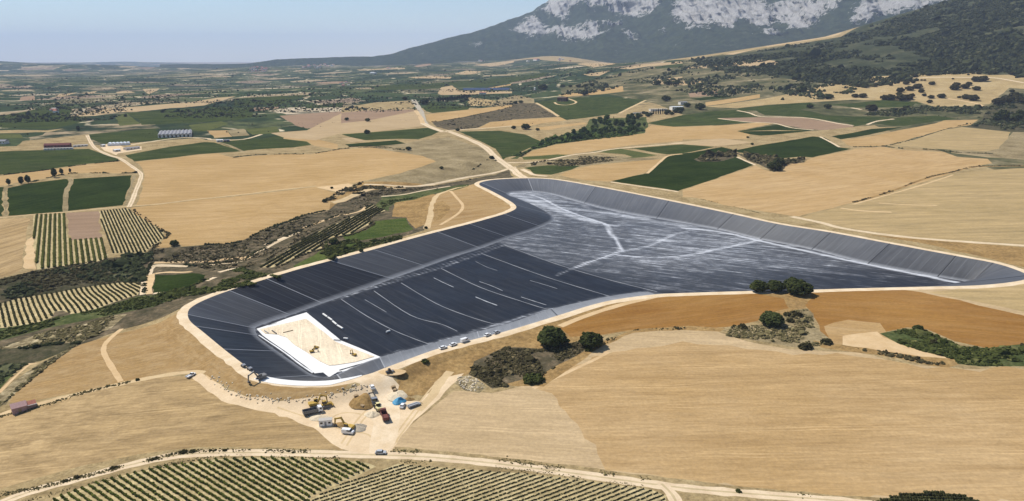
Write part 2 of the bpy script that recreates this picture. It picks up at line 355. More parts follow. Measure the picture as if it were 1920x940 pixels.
def strip(p, w):
    p = np.asarray(p, float)[:, :2]; t = np.gradient(p, axis=0); t /= np.linalg.norm(t, axis=1)[:, None] + 1e-9
    n = np.stack([-t[:, 1], t[:, 0]], 1); w = np.asarray(w) * np.ones(len(p))
    w = w * (1 + .09 * np.sin(np.arange(len(p)) * 1.9) + .05 * rng.standard_normal(len(p)))
    return np.concatenate([p + n * w[:, None] / 2, (p - n * w[:, None] / 2)[::-1]])
LINES = {}
def L(name, mat, s, w, label=None, n=4): REG.append((name, mat, ('L', Z(s), w, n), label))
def resolve():
    px = [r[2][1] for r in REG]; g = ground(np.concatenate(px)); i = 0; crowns = []
    for k, (nm, mt, d, lb) in enumerate(REG):
        q = g[i:i + len(px[k])]; i += len(px[k])
        if d[0] == 'R': p = dens(q, True, d[2])
        else:
            p = smooth_line(q, d[3]); w = np.linspace(d[2][0], d[2][1], len(p)) if isinstance(d[2], tuple) else d[2]; p = strip(p, w)
        REG[k] = (nm, mt, p, lb)
        if nm == 'lane' and d[0] == 'L': crowns.append((k, ('lane_crown', M['crown'], strip(smooth_line(q, d[3]), .9), 'worn middle strip of the lane')))
    for j, (k, r) in enumerate(crowns): REG.insert(k + 1 + j, r)
# --- base zones
R('plain', M['far'], 'P -2600,109.5 500,110 1000,111 1400,120 1300,190 1060,196 960,206 840,200 640,212 560,225 430,232 330,226 200,238 0,246 -900,250', 'hazy patchwork plain stretching to the horizon')
R('hillside', M['hill'], 'P 960,206 1060,196 1050,165 1180,133 1290,112 1577,70 1790,-6 1990,-60 2500,-60 2500,330 1900,330 1640,235 1480,250 1330,235 1230,195 1130,175', 'scrubby hillside below the mountain')
R('hillside_wood', M['forest'], 'P 1290,113 1400,100 1577,69 1790,-6 1990,-60 2500,-60 2500,150 1960,140 1900,148 1830,135 1770,146 1700,155 1620,166 1570,160 1500,152 1420,138 1340,132', 'dark oak wood covering the right hillside')
R('plain', M['far'], 'P -900,232 200,232 330,218 560,220 640,214 700,222 640,246 480,262 300,264 200,272 -900,292')
# --- left, far to near
R('meadow', vine(1, .3), 'A1 0,690 300,640 640,560 800,600 760,690 880,700 900,760 600,830 450,830 -900,800')
R('vineyard_field', vine(1, .4), 'A1 1240,700 1390,660 A2 200,610 A2 620,590 A2 900,610 A2 905,690 A2 620,740 A2 120,770 A1 1560,790 1540,740 1400,670')
R('stubble_field', stub(3, .5, .9), 'A1 770,695 1000,635 1200,605 1550,585 1880,555 2100,540 2400,490 2600,475 2450,520 2250,575 2000,600 1880,605 1700,625 1500,645 1300,650 1050,690 900,695')
R('ploughed_field', M['plough'], 'A1 230,480 380,470 385,515 215,525')
R('stubble_field', stub(3, .2, .85), 'A1 650,450 850,435 700,480 600,475'); R('stubble_field', stub(3, .2, .85), 'A1 880,440 1080,415 1020,448')
R('stubble_field', stub(3, .2, .9), 'A1 1270,430 1400,410 1490,435 1300,445'); R('stubble_field', stub(3, .2, .9), 'A1 1570,395 1760,388 1690,430 1640,455')
R('stubble_field', stub(3, .2, .8), 'A2 40,160 250,150 400,155 200,172'); R('ploughed_field', M['plough'], 'A2 1600,320 1880,310 1880,335 1650,335')
R('vineyard_field', vine(2, .4), 'A1 1270,700 1400,665 1550,780 1320,800')
R('dry_meadow', M['dry'], 'A1 -300,860 200,845 520,850 700,830 540,870 380,870 220,880 -300,885')
R('meadow', vine(2, .1), 'A1 -300,885 220,890 260,935 -300,945')
R('vineyard_field', vine(1, .1), 'A2 640,600 900,595 910,700 700,740 580,690 800,640'); R('vineyard_field', vine(1, .1), 'A2 700,500 1000,480 1600,455 1300,520 1190,570 700,580')
R('meadow', vine(2, .5), 'A2 200,790 560,750 640,780 400,860 240,850'); R('vineyard_field', vine(1, .3), 'A2 1480,590 1900,540 1900,590 1500,610')
R('ploughed_field', M['plough'], 'A2 920,600 1200,590 1190,610 910,640')
R('ploughed_field', M['plough'], 'A2 1200,690 1500,665 1880,640 A3 250,690 760,680 830,690 300,810 0,835 A2 1880,790 1500,830 1380,800', 'pinkish ploughed plot')
R('vineyard_field', vine(1, .3), 'B1 980,130 1750,60 1720,90 1760,140 1880,190 1500,215 1150,240 1080,215 1000,180', 'green vineyard behind the white greenhouses')
R('farmyard', M['dry'], 'B1 120,300 250,205 600,170 930,135 970,130 1000,190 1050,260 960,245 700,290 350,310')
R('vineyard_field', vine(1, .25), 'B1 -500,340 0,320 400,305 980,290 1060,320 1300,400 1310,420 900,460 500,520 200,555 0,575 -500,620', 'green vineyard in front of the red-roofed farm')
R('dry_meadow', M['dry'], 'B1 1440,245 B1 1880,190 B2 300,170 B2 430,200 B2 0,250 B1 1560,300')
R('farmyard', M['yard'], 'B1 1100,260 1230,220 1430,290 1560,260 1560,300 1300,340 1280,360 1150,310')
R('stubble_field', stub(2, .2, .95), 'B1 -500,720 0,590 200,560 500,525 900,470 1310,425 1390,440 1530,545 1300,560 1000,555 800,560 650,590 340,640 200,660 0,700', 'narrow orange stubble field behind two green plots')
R('dry_meadow', M['dry'], 'B1 340,640 650,590 800,560 1300,560 1530,550 1480,600 1440,590 800,610 600,640 380,665')
R('vineyard_field', vine(0, 1.2, .2), 'M1 45,155 160,130 360,105 385,110 358,180 355,285 45,308', 'dark green plot left of the pale path')
R('vineyard_field', vine(0, 1.2, .2), 'M1 405,105 560,95 725,85 720,120 690,200 675,250 560,262 370,282 372,200', 'dark green plot right of the pale path')
R('vineyard_field', vine(0, 1.5, .5), 'M1 -200,158 18,150 15,310 -200,315')
R('path', M['greygrass'], 'M1 22,152 42,154 40,309 18,311')
R('path', M['greygrass'], 'M1 735,85 748,90 704,250 678,254 700,195 722,120')
L('path', M['greygrass'], 'M1 385,105 390,130 367,165 361,220 360,285', 5)
R('stubble_field', stub(2, .15, .97), 'M1 765,20 B1 1480,435 B1 1880,395 B2 300,355 B2 520,340 B2 700,390 B2 900,370 B2 1300,345 B2 1540,350 B2 1830,300 B3 0,295 B3 330,275 B3 700,310 B3 900,370 B3 1050,415 B3 1000,460 B3 850,500 B3 650,560 B3 260,640 B3 0,700 B2 1600,712 M1 1740,141 M1 1100,213 M1 750,254 M1 770,210 M1 795,75', 'wide golden stubble field left of the reservoir')
R('stubble_field', stub(2, .1, .95), 'M1 720,264 M1 1100,219 M1 1740,147 G3 560,75 G3 640,95 G3 800,140 G3 700,200 G3 690,310 G3 430,370 G3 240,440 G3 60,510 G2 1880,60 G2 1770,90 G2 1590,145 G2 1280,290 G2 1140,330 G2 850,345 G2 600,365 G2 560,330 G2 480,340 G2 430,400 G2 300,375 G2 450,215 G2 300,140 G2 150,60 G2 60,-10', 'golden stubble field above the scrubby gully')
R('vineyard_field', vine(1, .2), 'B2 0,265 370,215 470,218 790,318 560,332 300,350 0,390 B1 1480,430 B1 1380,360', 'green vineyard left of the farm lane')
R('vineyard_field', vine(1, .2), 'B2 500,215 780,190 1000,180 1260,135 1240,180 1500,210 1550,245 1350,275 1050,290 850,305 800,315', 'green vineyard right of the farm lane')
L('path', M['greygrass'], 'B2 440,195 640,250 790,318', 5)
R('dry_meadow', M['dry'], 'B2 800,320 850,305 1050,290 1350,275 1590,255 1830,300 1540,348 1300,343 900,368 700,386')
R('stubble_field', stub(2, .4, .95), 'B2 1250,130 1540,110 1560,170 1840,240 1830,295 1590,258 1550,245 1500,205 1250,180')
R('stubble_field', stub(0, .4, .9), 'B2 400,90 620,85 680,155 480,170'); R('ploughed_field', M['greygrass'], 'B2 620,85 800,70 870,140 690,155'); R('meadow', vine(2, .6), 'B2 810,70 1170,45 1200,110 900,135')
# --- the middle, beyond the reservoir
R('dry_grassland', M['greygrass'], 'B3 330,275 B3 600,240 B3 1180,160 B3 1600,300 B3 1700,420 B3 1900,500 B3 1880,560 B3 1400,610 B3 1000,690 B3 260,650 B3 650,560 B3 1050,430 B3 900,370', 'grey-brown grassland left of the pale lane')
R('stubble_field', stub(3, .1, .9), 'A3 0,720 250,690 760,680 850,700 880,780 900,860 300,930 0,940 A2 1600,960 A2 1250,930 A2 1100,880 A2 1500,850', 'pale pinkish plots left of the pale lane')
R('ploughed_field', M['plough'], 'A3 0,720 250,690 760,680 830,690 300,800 0,830')
R('dry_meadow', M['dry'], 'A3 0,660 380,600 760,580 820,640 760,678 250,688 0,715')
R('vineyard_field', vine(1, .15), 'B3 0,130 300,110 980,55 1100,95 1000,140 850,185 620,180 270,195 100,160', 'green strip vineyard touching the pale lane')
R('vineyard_field', vine(0, .15), 'B3 40,240 600,195 710,230 400,260 90,265'); R('stubble_field', stub(3, .1), 'B3 0,170 110,165 280,205 100,215')
R('vineyard_field', vine(1, .2), 'A3 900,670 960,600 1060,605 1060,640 1420,640 1400,680 1000,718 940,700')
R('meadow', M['pasture'], 'A3 1400,545 1700,580 1640,640 1420,640 1390,600'); R('dry_grassland', M['greygrass'], 'A3 1640,640 1700,580 A4 40,520 A4 240,560 A4 250,610 A4 0,610 1880,628')
R('stubble_field', stub(2, .12), 'A3 930,735 1400,680 1900,625 1900,645 1500,760 980,822 940,790', 'orange stubble strip right of the pale lane')
R('scrubland', M['scrub'], 'A3 1000,820 1300,770 1880,650 A4 0,610 A4 250,610 A4 500,760 A4 0,790 A3 1880,800 A3 1640,815 A3 1500,880 A3 1200,910 A3 1050,870', 'grey scrubby knoll right of the pale lane')
R('vineyard_field', vine(1, .5), 'A4 260,600 480,570 720,545 1100,540 1470,575 1180,720 820,770 600,795 510,755', 'large green vineyard with a lone brown shed')
L('path', M['road2'], 'A4 265,605 400,680 510,752', 7); L('path', M['road2'], 'A4 1470,578 1300,660 1180,722', 7)
L('path', M['road2'], 'A4 470,600 500,622 600,630 690,612 700,590 620,560', 6, None, 3)
R('stubble_field', stub(2, .2, .95), 'A4 500,520 740,490 1220,420 1230,480 1000,510 700,530 600,540'); R('stubble_field', stub(3, .2), 'A4 780,290 1090,250 960,310 850,310')
R('stubble_field', stub(3, .2), 'A4 1530,390 1600,340 1880,315 1880,410 1600,400'); R('stubble_field', stub(3, .1), 'A4 720,180 1100,150 1400,120 1530,115 1530,135 1100,185 900,215')
R('stubble_field', stub(3, .1), 'A4 1180,230 1440,180 1880,150 1880,172 1500,205 1300,235'); R('vineyard_field', vine(1, .1), 'A4 1560,210 1880,172 1880,210 1600,230')
R('stubble_field', stub(3, .1, .9), 'A3 730,325 1000,310 1220,320 1200,340 820,335'); R('stubble_field', stub(3, .1, .9), 'A3 1240,290 1380,250 1560,260 1480,285 1380,295')
R('vineyard_field', vine(1, .1), 'A3 250,420 900,395 1500,350 1880,320 A4 420,265 A4 300,330 A3 1880,380 1500,430 1000,450 400,465')
R('stubble_field', stub(3, .1, .9), 'A3 1100,435 1220,415 1300,470 1880,480 1880,500 1100,520 1060,500'); R('stubble_field', stub(2, .1, .9), 'A3 1580,445 1880,395 1880,410 1640,450')
R('stubble_field', stub(3, .1, .85), 'A3 170,240 700,220 700,232 200,250'); R('ploughed_field', M['plough'], 'A3 800,200 980,170 990,190 840,215'); R('stubble_field', stub(3, .1, .9), 'A3 1460,185 1700,160 1900,140 1900,160 1650,205')
R('stubble_field', stub(2, .12, .97), 'A4 0,795 530,765 600,800 330,830 200,860 0,860 A3 1500,890 A3 1640,820'); R('stubble_field', stub(2, .12, .95), 'A4 230,880 800,820 820,840 520,880 400,905 300,900')
R('dry_meadow', M['dry'], 'A4 0,910 340,905 700,910 760,940 600,1000 480,1010 400,1040 330,1045 170,960 0,960')
R('vineyard_field', vine(1, .35), 'B3 1290,100 B3 1740,90 B4 140,130 B4 340,215 B4 150,300 B4 0,370 B3 1780,410 B3 1700,290 B3 1540,210', 'green vineyard beside the pale lane')
R('wood_floor', M['scrubgreen'], 'B4 480,170 800,60 860,-40 1480,-60 1500,60 1460,120 850,200 480,240 200,310 60,400 -20,400 100,340 330,215 400,200')
R('stubble_field', stub(2, .14, .98), 'A5 0,875 A5 400,855 A5 820,822 A5 1000,835 A5 600,912 B5 740,130 B5 700,180 B5 0,185 B4 1880,200 B4 1300,250 B4 700,340 B4 660,350 B4 140,370 B4 230,310 B4 480,245 B4 900,185 B4 1480,115 B4 1470,70 B4 1540,30 B4 1880,50', 'long golden stubble field beside the green wood')
R('stubble_field', stub(3, .14, .95), 'B5 0,210 440,175 770,215 560,245 350,260 0,240 B4 1700,225')
R('scrubland', M['greygrass'], 'B4 0,500 200,440 650,365 850,350 1480,390 1640,400 1000,450 650,500 200,490'); R('vineyard_field', vine(2, .3), 'B4 110,380 500,350 660,358 400,400 130,410')
R('vineyard_field', vine(2, .2), 'B4 880,320 1190,285 1600,360 1480,380 1200,400 1330,380 1240,350 1100,340'); R('vineyard_field', vine(1, .2), 'B4 1250,290 1880,240 B5 350,268 B5 0,340 B4 1700,350 1560,330 1350,290')
R('vineyard_field', vine(1, .3), 'B4 130,500 400,470 760,475 650,520 430,575 240,565 200,520')
R('stubble_field', stub(2, .2), 'B4 520,575 650,525 860,475 1300,430 1640,405 1600,450 1470,550 1080,650 850,640 640,610', 'orange stubble plot behind the reservoir rim')
R('dry_meadow', M['dry'], 'B4 1090,650 1740,745 1830,760 1880,780 1880,840 1500,750 1080,680')
R('vineyard_field', vine(0, .6, .15), 'B4 1090,645 B4 1490,560 B4 1640,430 B4 1720,365 B4 1880,340 B5 100,330 B5 430,270 B5 560,300 B5 590,330 B5 600,380 B5 790,465 B5 300,640 B5 0,735 B4 1830,755 B4 1740,740', 'dark green vineyard behind the reservoir rim')
R('vineyard_field', vine(0, .3, .15), 'B5 560,310 800,260 1400,150 1560,165 1740,275 1860,290 1430,385 1300,375 1100,395 1000,370 840,355 620,330', 'dark green vineyard above the scrubby knoll')
L('path', M['road'], 'B4 1090,655 1500,715 1740,748 1830,762', 4); L('path', M['road'], 'B5 600,380 700,425 800,468', 4); L('path', M['road'], 'B5 1510,155 1620,210 1730,272', 4)
R('scrubland', M['scrub'], 'B5 120,405 200,380 350,350 560,310 600,340 560,390 400,430 180,430'); R('scrubland', M['scrub'], 'B5 600,345 840,355 1000,370 1120,400 1350,395 1340,440 1160,455 1090,530 1000,545 850,465 720,420')
R('vineyard_field', vine(0, .2, .2), 'B5 600,95 1040,22 1250,70 1440,85 1100,130 860,145 740,130'); R('vineyard_field', vine(1, .1), 'A4 1480,830 A4 1880,740 A5 350,695 620,680 720,700 860,755 500,775 380,780 700,820 400,850 0,865 A4 1780,870 1600,850', 'green vineyard below the white villa')
R('pasture', M['pasture'], 'A5 250,650 A5 900,560 A5 1500,430 A6 0,330 A6 700,290 A6 1000,255 A6 1500,300 A6 2400,290 A6 2400,500 A6 1720,440 A6 1500,620 A6 1100,655 A6 900,650 A6 700,590 A6 0,570 A5 1560,590 A5 950,625 A5 600,665', 'dry pasture dotted with dark oaks')
R('vineyard_field', vine(1, .1), 'A5 600,670 950,630 1400,600 1480,640 1300,680 1500,720 1700,790 1880,840 1300,760 900,740 800,690 650,690'); R('vineyard_field', vine(1, .1), 'A5 1500,740 A6 0,755 A6 480,760 A6 150,840 A6 0,870 A5 1800,820')
R('vineyard_field', vine(1, .1), 'A6 0,610 350,570 700,600 760,620 600,650 250,660 0,660 A5 1600,620'); R('vineyard_field', vine(1, .2), 'A6 220,830 480,770 900,745 1150,780 900,810 560,860 440,860')
R('ploughed_field', M['plough'], 'A5 380,775 850,765 1330,770 1880,860 1880,900 1500,905 1330,890 1000,830 700,815')
L('path', M['road'], 'A5 600,690 730,715 850,755 1100,762 1400,775 1700,830 1880,855', 6); L('path', M['road'], 'A5 390,778 700,815 1000,830 1200,880 1440,905', 5)
R('stubble_field', stub(3, .06), 'P 1276,103 1400,84 1500,72 1579,61 1560,69 1440,88 1350,99 1278,109'); R('stubble_field', stub(3, .06), 'A5 440,72 820,14 560,74')
R('stubble_field', stub(3, .1), 'A5 90,210 440,180 880,128 1125,155 1000,188 800,204 530,202 250,218 0,237'); R('stubble_field', stub(3, .1), 'A5 0,365 210,370 200,395 0,415')
R('stubble_field', stub(2, .2), 'A5 250,600 850,510 850,550 500,610 260,640'); R('ploughed_field', M['plough'], 'A5 60,500 420,460 400,520 80,545'); R('vineyard_field', vine(0, .2), 'A5 80,560 500,520 540,545 200,580')
L('path', M['road'], 'A6 560,350 830,325 1280,325 1550,330 1880,385', 7); L('path', M['palesoil'], 'A6 1010,555 1300,600 1450,645', 7); L('path', M['palesoil'], 'A5 1480,440 1640,400 1880,385 A6 300,380', 6)
L('path', M['road'], 'A6 -20,660 90,680', 7); L('path', M['road'], 'A6 1450,832 1650,830 1900,825', 4); L('path', M['road'], 'A6 150,845 270,805 450,785', 5)
R('dry_meadow', M['dry'], 'A5 600,920 1000,905 1500,915 1880,870 A6 140,850 A6 0,880 A6 500,870 B5 1700,140 B5 1450,150 B5 800,260 B5 770,215 B5 860,150 B5 1440,90')
R('stubble_field', stub(2, .2), 'B5 1740,190 1880,180 B6 200,150 B6 500,85 B6 900,10 A6 1000,800 A6 1380,790 A6 1290,850 B6 1000,75 B6 600,190 B6 330,255 B6 150,270 B5 1860,262 B5 1800,240', 'orange stubble field rising to the right')
R('vineyard_field', vine(0, .2), 'B5 1640,150 1880,112 B6 200,70 B6 560,48 B6 150,140 B5 1740,185')
R('stubble_field', stub(4, .1, 1.1), 'B6 400,245 620,205 1000,80 1200,50 1730,105 1700,180 1600,290 1450,320 1080,300 700,270', 'pale olive stubble field by the scrub at the right edge')
R('dry_grassland', M['greygrass'], 'B6 1760,105 2300,110 2300,420 1880,410 1620,390 1480,385 1080,335 1080,305 1450,322 1600,290 1700,180')
R('scrubland', M['scrubdark'], 'B6 1240,50 1330,10 A6 1400,800 A6 1500,650 A6 1560,580 A6 1720,520 A6 2300,500 B6 2300,110 B6 1730,103', 'dark scrub at the right edge')
R('stubble_field', stub(0, .45), 'M3 0,205 B5 0,742 B5 300,644 B5 800,472 B5 900,520 B5 1000,548 B5 1100,530 B5 1160,460 B5 1340,442 B5 1430,388 B5 1880,300 B6 0,290 B6 330,270 B6 500,300 B6 1000,325 B6 1150,380 B6 1480,400 B6 1530,450 B6 1350,480 B6 1080,550 B6 650,690 B6 0,880 M3 640,310 M3 600,308 M3 300,262 M3 60,207', 'wide golden stubble field right of the dark vineyard')
R('stubble_field', stub(4, .1), 'M3 650,318 B6 0,890 B6 660,700 B6 1100,565 B6 1450,525 B6 2300,480 P 2100,470 M3 1300,430 M3 900,372', 'olive-tinged stubble field at the right edge')
L('ditch', M['drybrown'], 'B6 0,882 400,765 800,615 1100,545 1350,490 1880,478', 4); L('ditch', M['drybrown'], 'B6 330,258 520,285 850,300 1100,320', 4)
L('wheel_track', M['palesoil'], 'M3 870,265 980,280 1150,288', 4); L('wheel_track', M['palesoil'], 'M3 1080,238 1250,248 1400,250', 3); L('wheel_track', M['palesoil'], 'B6 0,900 650,720 1100,575', 2.5)
R('rough_verge', M['drybrown'], 'M3 900,395 1300,437 2000,490 2000,620 1700,545 1300,455'); L('lane', M['road'], 'M3 600,312 760,345 900,380 1300,432 1880,472 2100,490', 6, 'pale track behind the far rim')
# --- lane from the far plain down to the reservoir
L('lane', M['track_grey'], 'A3 790,570 840,640 880,720 900,800 930,850', 14); L('lane', M['palesoil'], 'A3 820,690 880,780 900,840', 10)
L('lane', M['road'], 'A3 900,830 1000,880 1130,925 B3 1180,97 1400,182 1580,270 1720,400 1850,490 1910,530 P 975,329 992,337', (13, 9), 'pale lane running from the plain to the reservoir'); L('lane', M['road'], 'A3 1160,910 1500,890 1880,860', 7)
L('path', M['road'], 'B4 -40,440 0,440 300,430 640,360 900,330 1180,285 1880,225', 5); L('path', M['road'], 'B4 110,515 180,545 240,575 390,592', 6); L('path', M['palesoil'], 'B4 1880,345 1720,368 1640,425 1490,560', 4)
# --- gully on the left
R('scrubland', M['scrub'], 'G1 -600,300 G1 0,250 G1 230,200 G1 400,155 M1 600,540 M1 800,520 M1 850,470 G2 300,385 G2 600,370 G2 850,350 G2 1140,335 G2 1280,292 G2 1590,150 G2 1880,65 G3 60,515 G3 240,445 G3 430,375 G3 690,315 B3 0,760 B3 300,690 B3 1000,700 B3 1850,520 B3 1900,600 P 900,343 880,350 820,362 795,432 500,527 340,578 230,618 100,668 -60,720 -400,800', 'scrubby gully left of the reservoir')
R('scrubland', M['scrubdark'], 'G1 0,260 400,165 1200,60 1450,-20 1580,70 1590,420 1540,330 1510,275 900,350 600,408 230,458 -600,560 -600,330')
R('scrubland', M['scrubgreen'], 'G1 -500,820 100,790 580,690 780,645 1130,565 1540,440 1620,440 1900,400 2000,420 1700,560 1300,640 900,720 500,800 0,935 -500,980')
R('dry_grassland', M['drybrown'], 'B3 250,655 B3 1000,690 B3 600,720 B3 330,745 B3 100,800 B3 0,860 G3 690,315 G3 700,200 G3 900,110')
R('stubble_field', stub(6, .5), 'M2 470,380 M2 490,310 M2 500,240 M2 520,195 M2 600,165 M2 705,140 M2 760,140 M2 975,280 M2 960,300 M2 560,395', 'tan slope inside the bend of the reservoir')
R('dry_grassland', M['drybrown'], 'G3 1400,230 1600,190 1780,130 1880,150 1800,330 1740,480 1640,520 1560,440 1540,400 1380,390 1400,300')
R('scrubland', M['scrubgreen'], 'B3 430,810 800,770 1300,690 1420,680 1400,700 1000,790 800,850 600,880 520,940 G3 1340,330 G3 1200,260 G3 1270,190')
R('meadow', M['grass'], 'G3 840,590 1100,540 1200,440 1530,405 1560,470 1620,530 1300,610 1050,650 880,655', 'bright green meadow below the terraced vines')
R('meadow', M['grass'], 'G3 700,700 900,670 1180,680 1000,760 850,830 600,930 300,1000 300,930 450,850'); R('kitchen_garden', vine(0, .2), 'G2 300,680 700,660 850,680 830,730 720,790 560,850 280,880', 'dark green garden plot by the pale bare strip')
R('rocky_bank', M['eroded'], 'G4 -600,260 0,190 440,30 900,-60 1250,-170 1400,-180 1230,-30 900,130 600,140 0,210 -600,300'); R('scrubland', M['scrubdark'], 'G4 -600,290 0,210 600,150 880,140 640,260 440,340 0,390 -600,450')
R('scrubland', M['scrubgreen'], 'G4 -600,450 0,400 300,370 200,420 20,620 -40,700 -600,800')
R('stubble_field', stub(6, .35, .95), 'P 360,583 300,605 226,625 G4 900,150 G4 640,270 G4 500,380 G4 330,530 G4 150,700 G4 100,790 G4 180,800 G4 380,770 G4 860,680 G4 1330,590 G4 1500,560 P 340,700 372,695 400,712 440,735 480,748 560,752 640,738 680,700 650,690 480,670', 'tan embankment slope below the left rim')
R('rocky_bank', M['eroded'], 'G4 880,140 800,200 560,370 340,530 170,690 60,820 -200,860 0,700 150,560 430,370 640,260'); R('palesoil', M['palesoil'], 'G4 430,360 330,380 130,560 20,680 -200,760 -200,740 0,650 160,500 320,360')
L('path', M['palesoil'], 'G4 1340,-20 1180,120 1140,210 1170,300 1260,450 1330,560', 2.6, 'pale path climbing the tan slope')
L('lane', M['road'], 'G2 195,890 205,740 230,640 290,580 470,578 660,585', (7, 4)); L('lane', M['road'], 'G2 770,580 1000,560 1250,530 1400,440 1500,395 1640,320 1880,210', 3.5); L('path', M['palesoil'], 'G2 290,545 620,537', 4); L('path', M['palesoil'], 'G2 680,540 950,528 1100,500 1260,490 1330,500', (3, 8))
L('path', M['road'], 'G3 -20,700 150,640 340,555', 4); L('path', M['palesoil'], 'G3 400,520 640,430 810,370', 4); L('path', M['palesoil'], 'G3 850,372 1030,330 1110,260', 4)
R('palesoil', M['palesoil'], 'G2 200,690 295,660 275,885 200,895'); L('path', M['road'], 'G2 280,885 560,850 720,800', 3); L('path', M['palesoil'], 'G2 300,665 450,650 700,645', 3.5); L('path', M['road'], 'G2 860,745 960,705', 4); L('path', M['road'], 'G2 1000,650 1100,625 1250,595', 5)
L('lane', M['road2'], 'B3 -100,880 0,860 200,775 330,730 520,720 700,715', 9, 'tan track along the gully'); L('lane', M['road'], 'B3 250,682 700,703 1000,680 1400,600 1850,505 1910,500', 5.5, 'pale track curving behind the reservoir')
L('path', M['road'], 'B3 440,815 700,790 900,750 1200,700', 3)
R('farmyard', M['palesoil'], 'G3 540,65 900,25 960,40 820,140 740,110 640,90'); L('lane', M['palesoil'], 'M1 -200,325 0,318 190,300 360,288 560,268 700,256 900,240 1100,215 1500,170 1740,145', 3)
L('lane', M['road'], 'B1 960,140 1000,220 1060,290 1200,360 1320,395 1440,475 1550,560 1540,640 1500,740 1460,850 1420,930', (5.5, 4.5), 'pale farm lane between the plots')
L('lane', M['road'], 'B1 1440,245 1700,205 B2 0,180 200,165 400,175 470,190 B2 800,185 B2 1000,130', 6)
R('stubble_field', stub(1, 1.4), 'M1 -600,320 0,325 165,320 145,400 130,500 120,600 G1 200,180 G1 0,240 M1 -600,700'); R('path', M['palesoil'], 'M1 150,440 185,420 200,600 140,600 125,590')
L('path', M['road2'], 'M2 700,140 650,152 600,166 535,190 508,225 498,260 490,310 470,378', 5.5, 'pale path inside the bend of the reservoir')
L('path', M['palesoil'], 'M2 600,172 632,205 668,248 655,285 600,325 545,358', 3)
R('rough_verge', M['drybrown'], 'M2 510,240 560,225 600,260 590,290 545,330 515,340')
# --- vineyards that show their rows
VY = dict(v1='M1 185,305 355,297 357,370 390,445 560,432 590,545 500,570 205,605 195,500 182,400', v2='M1 545,285 700,268 900,395 905,430 830,480 800,510 620,515 590,430 560,340',
          v3='G1 -200,590 0,530 230,460 600,410 900,350 1200,310 1500,275 1550,340 1520,430 1380,470 1230,520 1130,560 950,620 780,640 690,600 600,620 570,680 400,740 100,785 -200,800',
          v4='G3 -70,950 0,900 230,760 450,610 700,500 1000,370 1160,245 1310,325 1200,365 1100,430 1170,460 1050,515 950,570 760,610 660,640 600,680 630,730 430,790 200,900 60,950',
          v5='P 60,990 100,935 180,905 300,875 400,862 500,858 600,862 690,868 705,875 640,905 585,930 560,1010 60,1010', v6='P 560,990 585,935 645,905 700,888 745,870 850,879 980,888 1100,902 1220,918 1250,930 1240,962 1200,1010 560,1010', v7='P 1600,955 1650,938 1690,928 1750,923 1810,930 1860,952 1900,1040 1600,1040')
R('vineyard_soil', M['vsoil'], VY['v1'], 'striped vineyard beside a brown square'); R('vineyard_soil', M['vsoil'], VY['v2']); R('vineyard_soil', M['vsoil'], VY['v3']); R('vineyard_soil', M['vsoil'], VY['v4'])
R('ploughed_field', M['plough'], 'M1 368,292 542,282 545,330 560,432 392,442 372,370', 'brown square plot between the striped vineyards')
# --- foreground fields
R('stubble_field', stub(1, .12), 'N1 -700,640 0,480 380,368 560,320 900,250 1130,255 1290,390 1650,470 1760,520 P 600,808 650,838 640,846 N1 1400,662 1050,672 700,770 200,900 0,915 -700,1100', 'foreground stubble field left of the work yard')
R('stubble_field', stub(3, -.1, .99), 'N2 255,665 330,562 480,445 620,332 720,335 830,345 1000,304 1130,252 1350,112 1480,52 1620,0 P 1280,618 1340,620 1400,640 1480,655 1600,660 1700,682 1800,692 2200,690 2200,960 1700,932 1560,934 1420,920 1300,904 1130,880 960,860 750,847', 'big foreground stubble field on the right')
R('stubble_field', stub(0, .03, .96), 'P 1000,728 1035,738 1090,808 1120,850 1135,882 1300,904 1420,920 1560,934 1700,932 2200,960 2200,690 1800,692 1700,682 1600,668 1400,655 1280,640 1150,660 1060,690', 'darker combed part of the big stubble field', 2.0)
L('wheel_track', M['palesoil'], 'P 1000,728 1060,700 1120,672 1140,660', 2)
R('verge', M['dry'], 'P -300,1010 40,905 160,872 260,852 340,842 430,838 600,842 690,847 690,858 560,856 430,858 340,862 260,880 100,925 -300,1050')
R('verge', M['dry'], 'P 20,970 150,905 260,877 340,861 430,857 560,857 700,860 850,866 1000,884 1200,912 1250,920 1270,960 1260,1060 0,1060'); R('verge', M['dry'], 'P 740,838 900,852 1000,866 1200,890 1420,915 1600,930 1700,935 1700,948 1420,935 1200,908 1000,880 740,858')
R('verge', M['dry'], 'P 1285,935 1400,930 1560,942 1700,940 2200,960 2200,1100 1280,1100'); R('vineyard_soil', M['scrubgreen'], 'P 1600,955 1650,938 1690,928 1750,923 1810,930 1860,952 1900,1040 1600,1040')
R('vineyard_soil', M['vsoil'], VY['v5'], 'foreground vineyard on the left'); R('vineyard_soil', M['vsoil'], VY['v6'], 'foreground vineyard in the middle')
L('lane', M['road'], 'P -250,1075 -60,972 40,928 150,897 260,868 340,853 430,849 560,850 700,853 800,857 900,866 1000,878 1100,891 1200,905 1300,917 1420,927 1560,938 1700,952 2000,975', 4.7, 'pale dirt road across the foreground', 6); L('lane', M['road'], 'P 1240,907 1262,930 1275,965 1290,1040', 4.5)
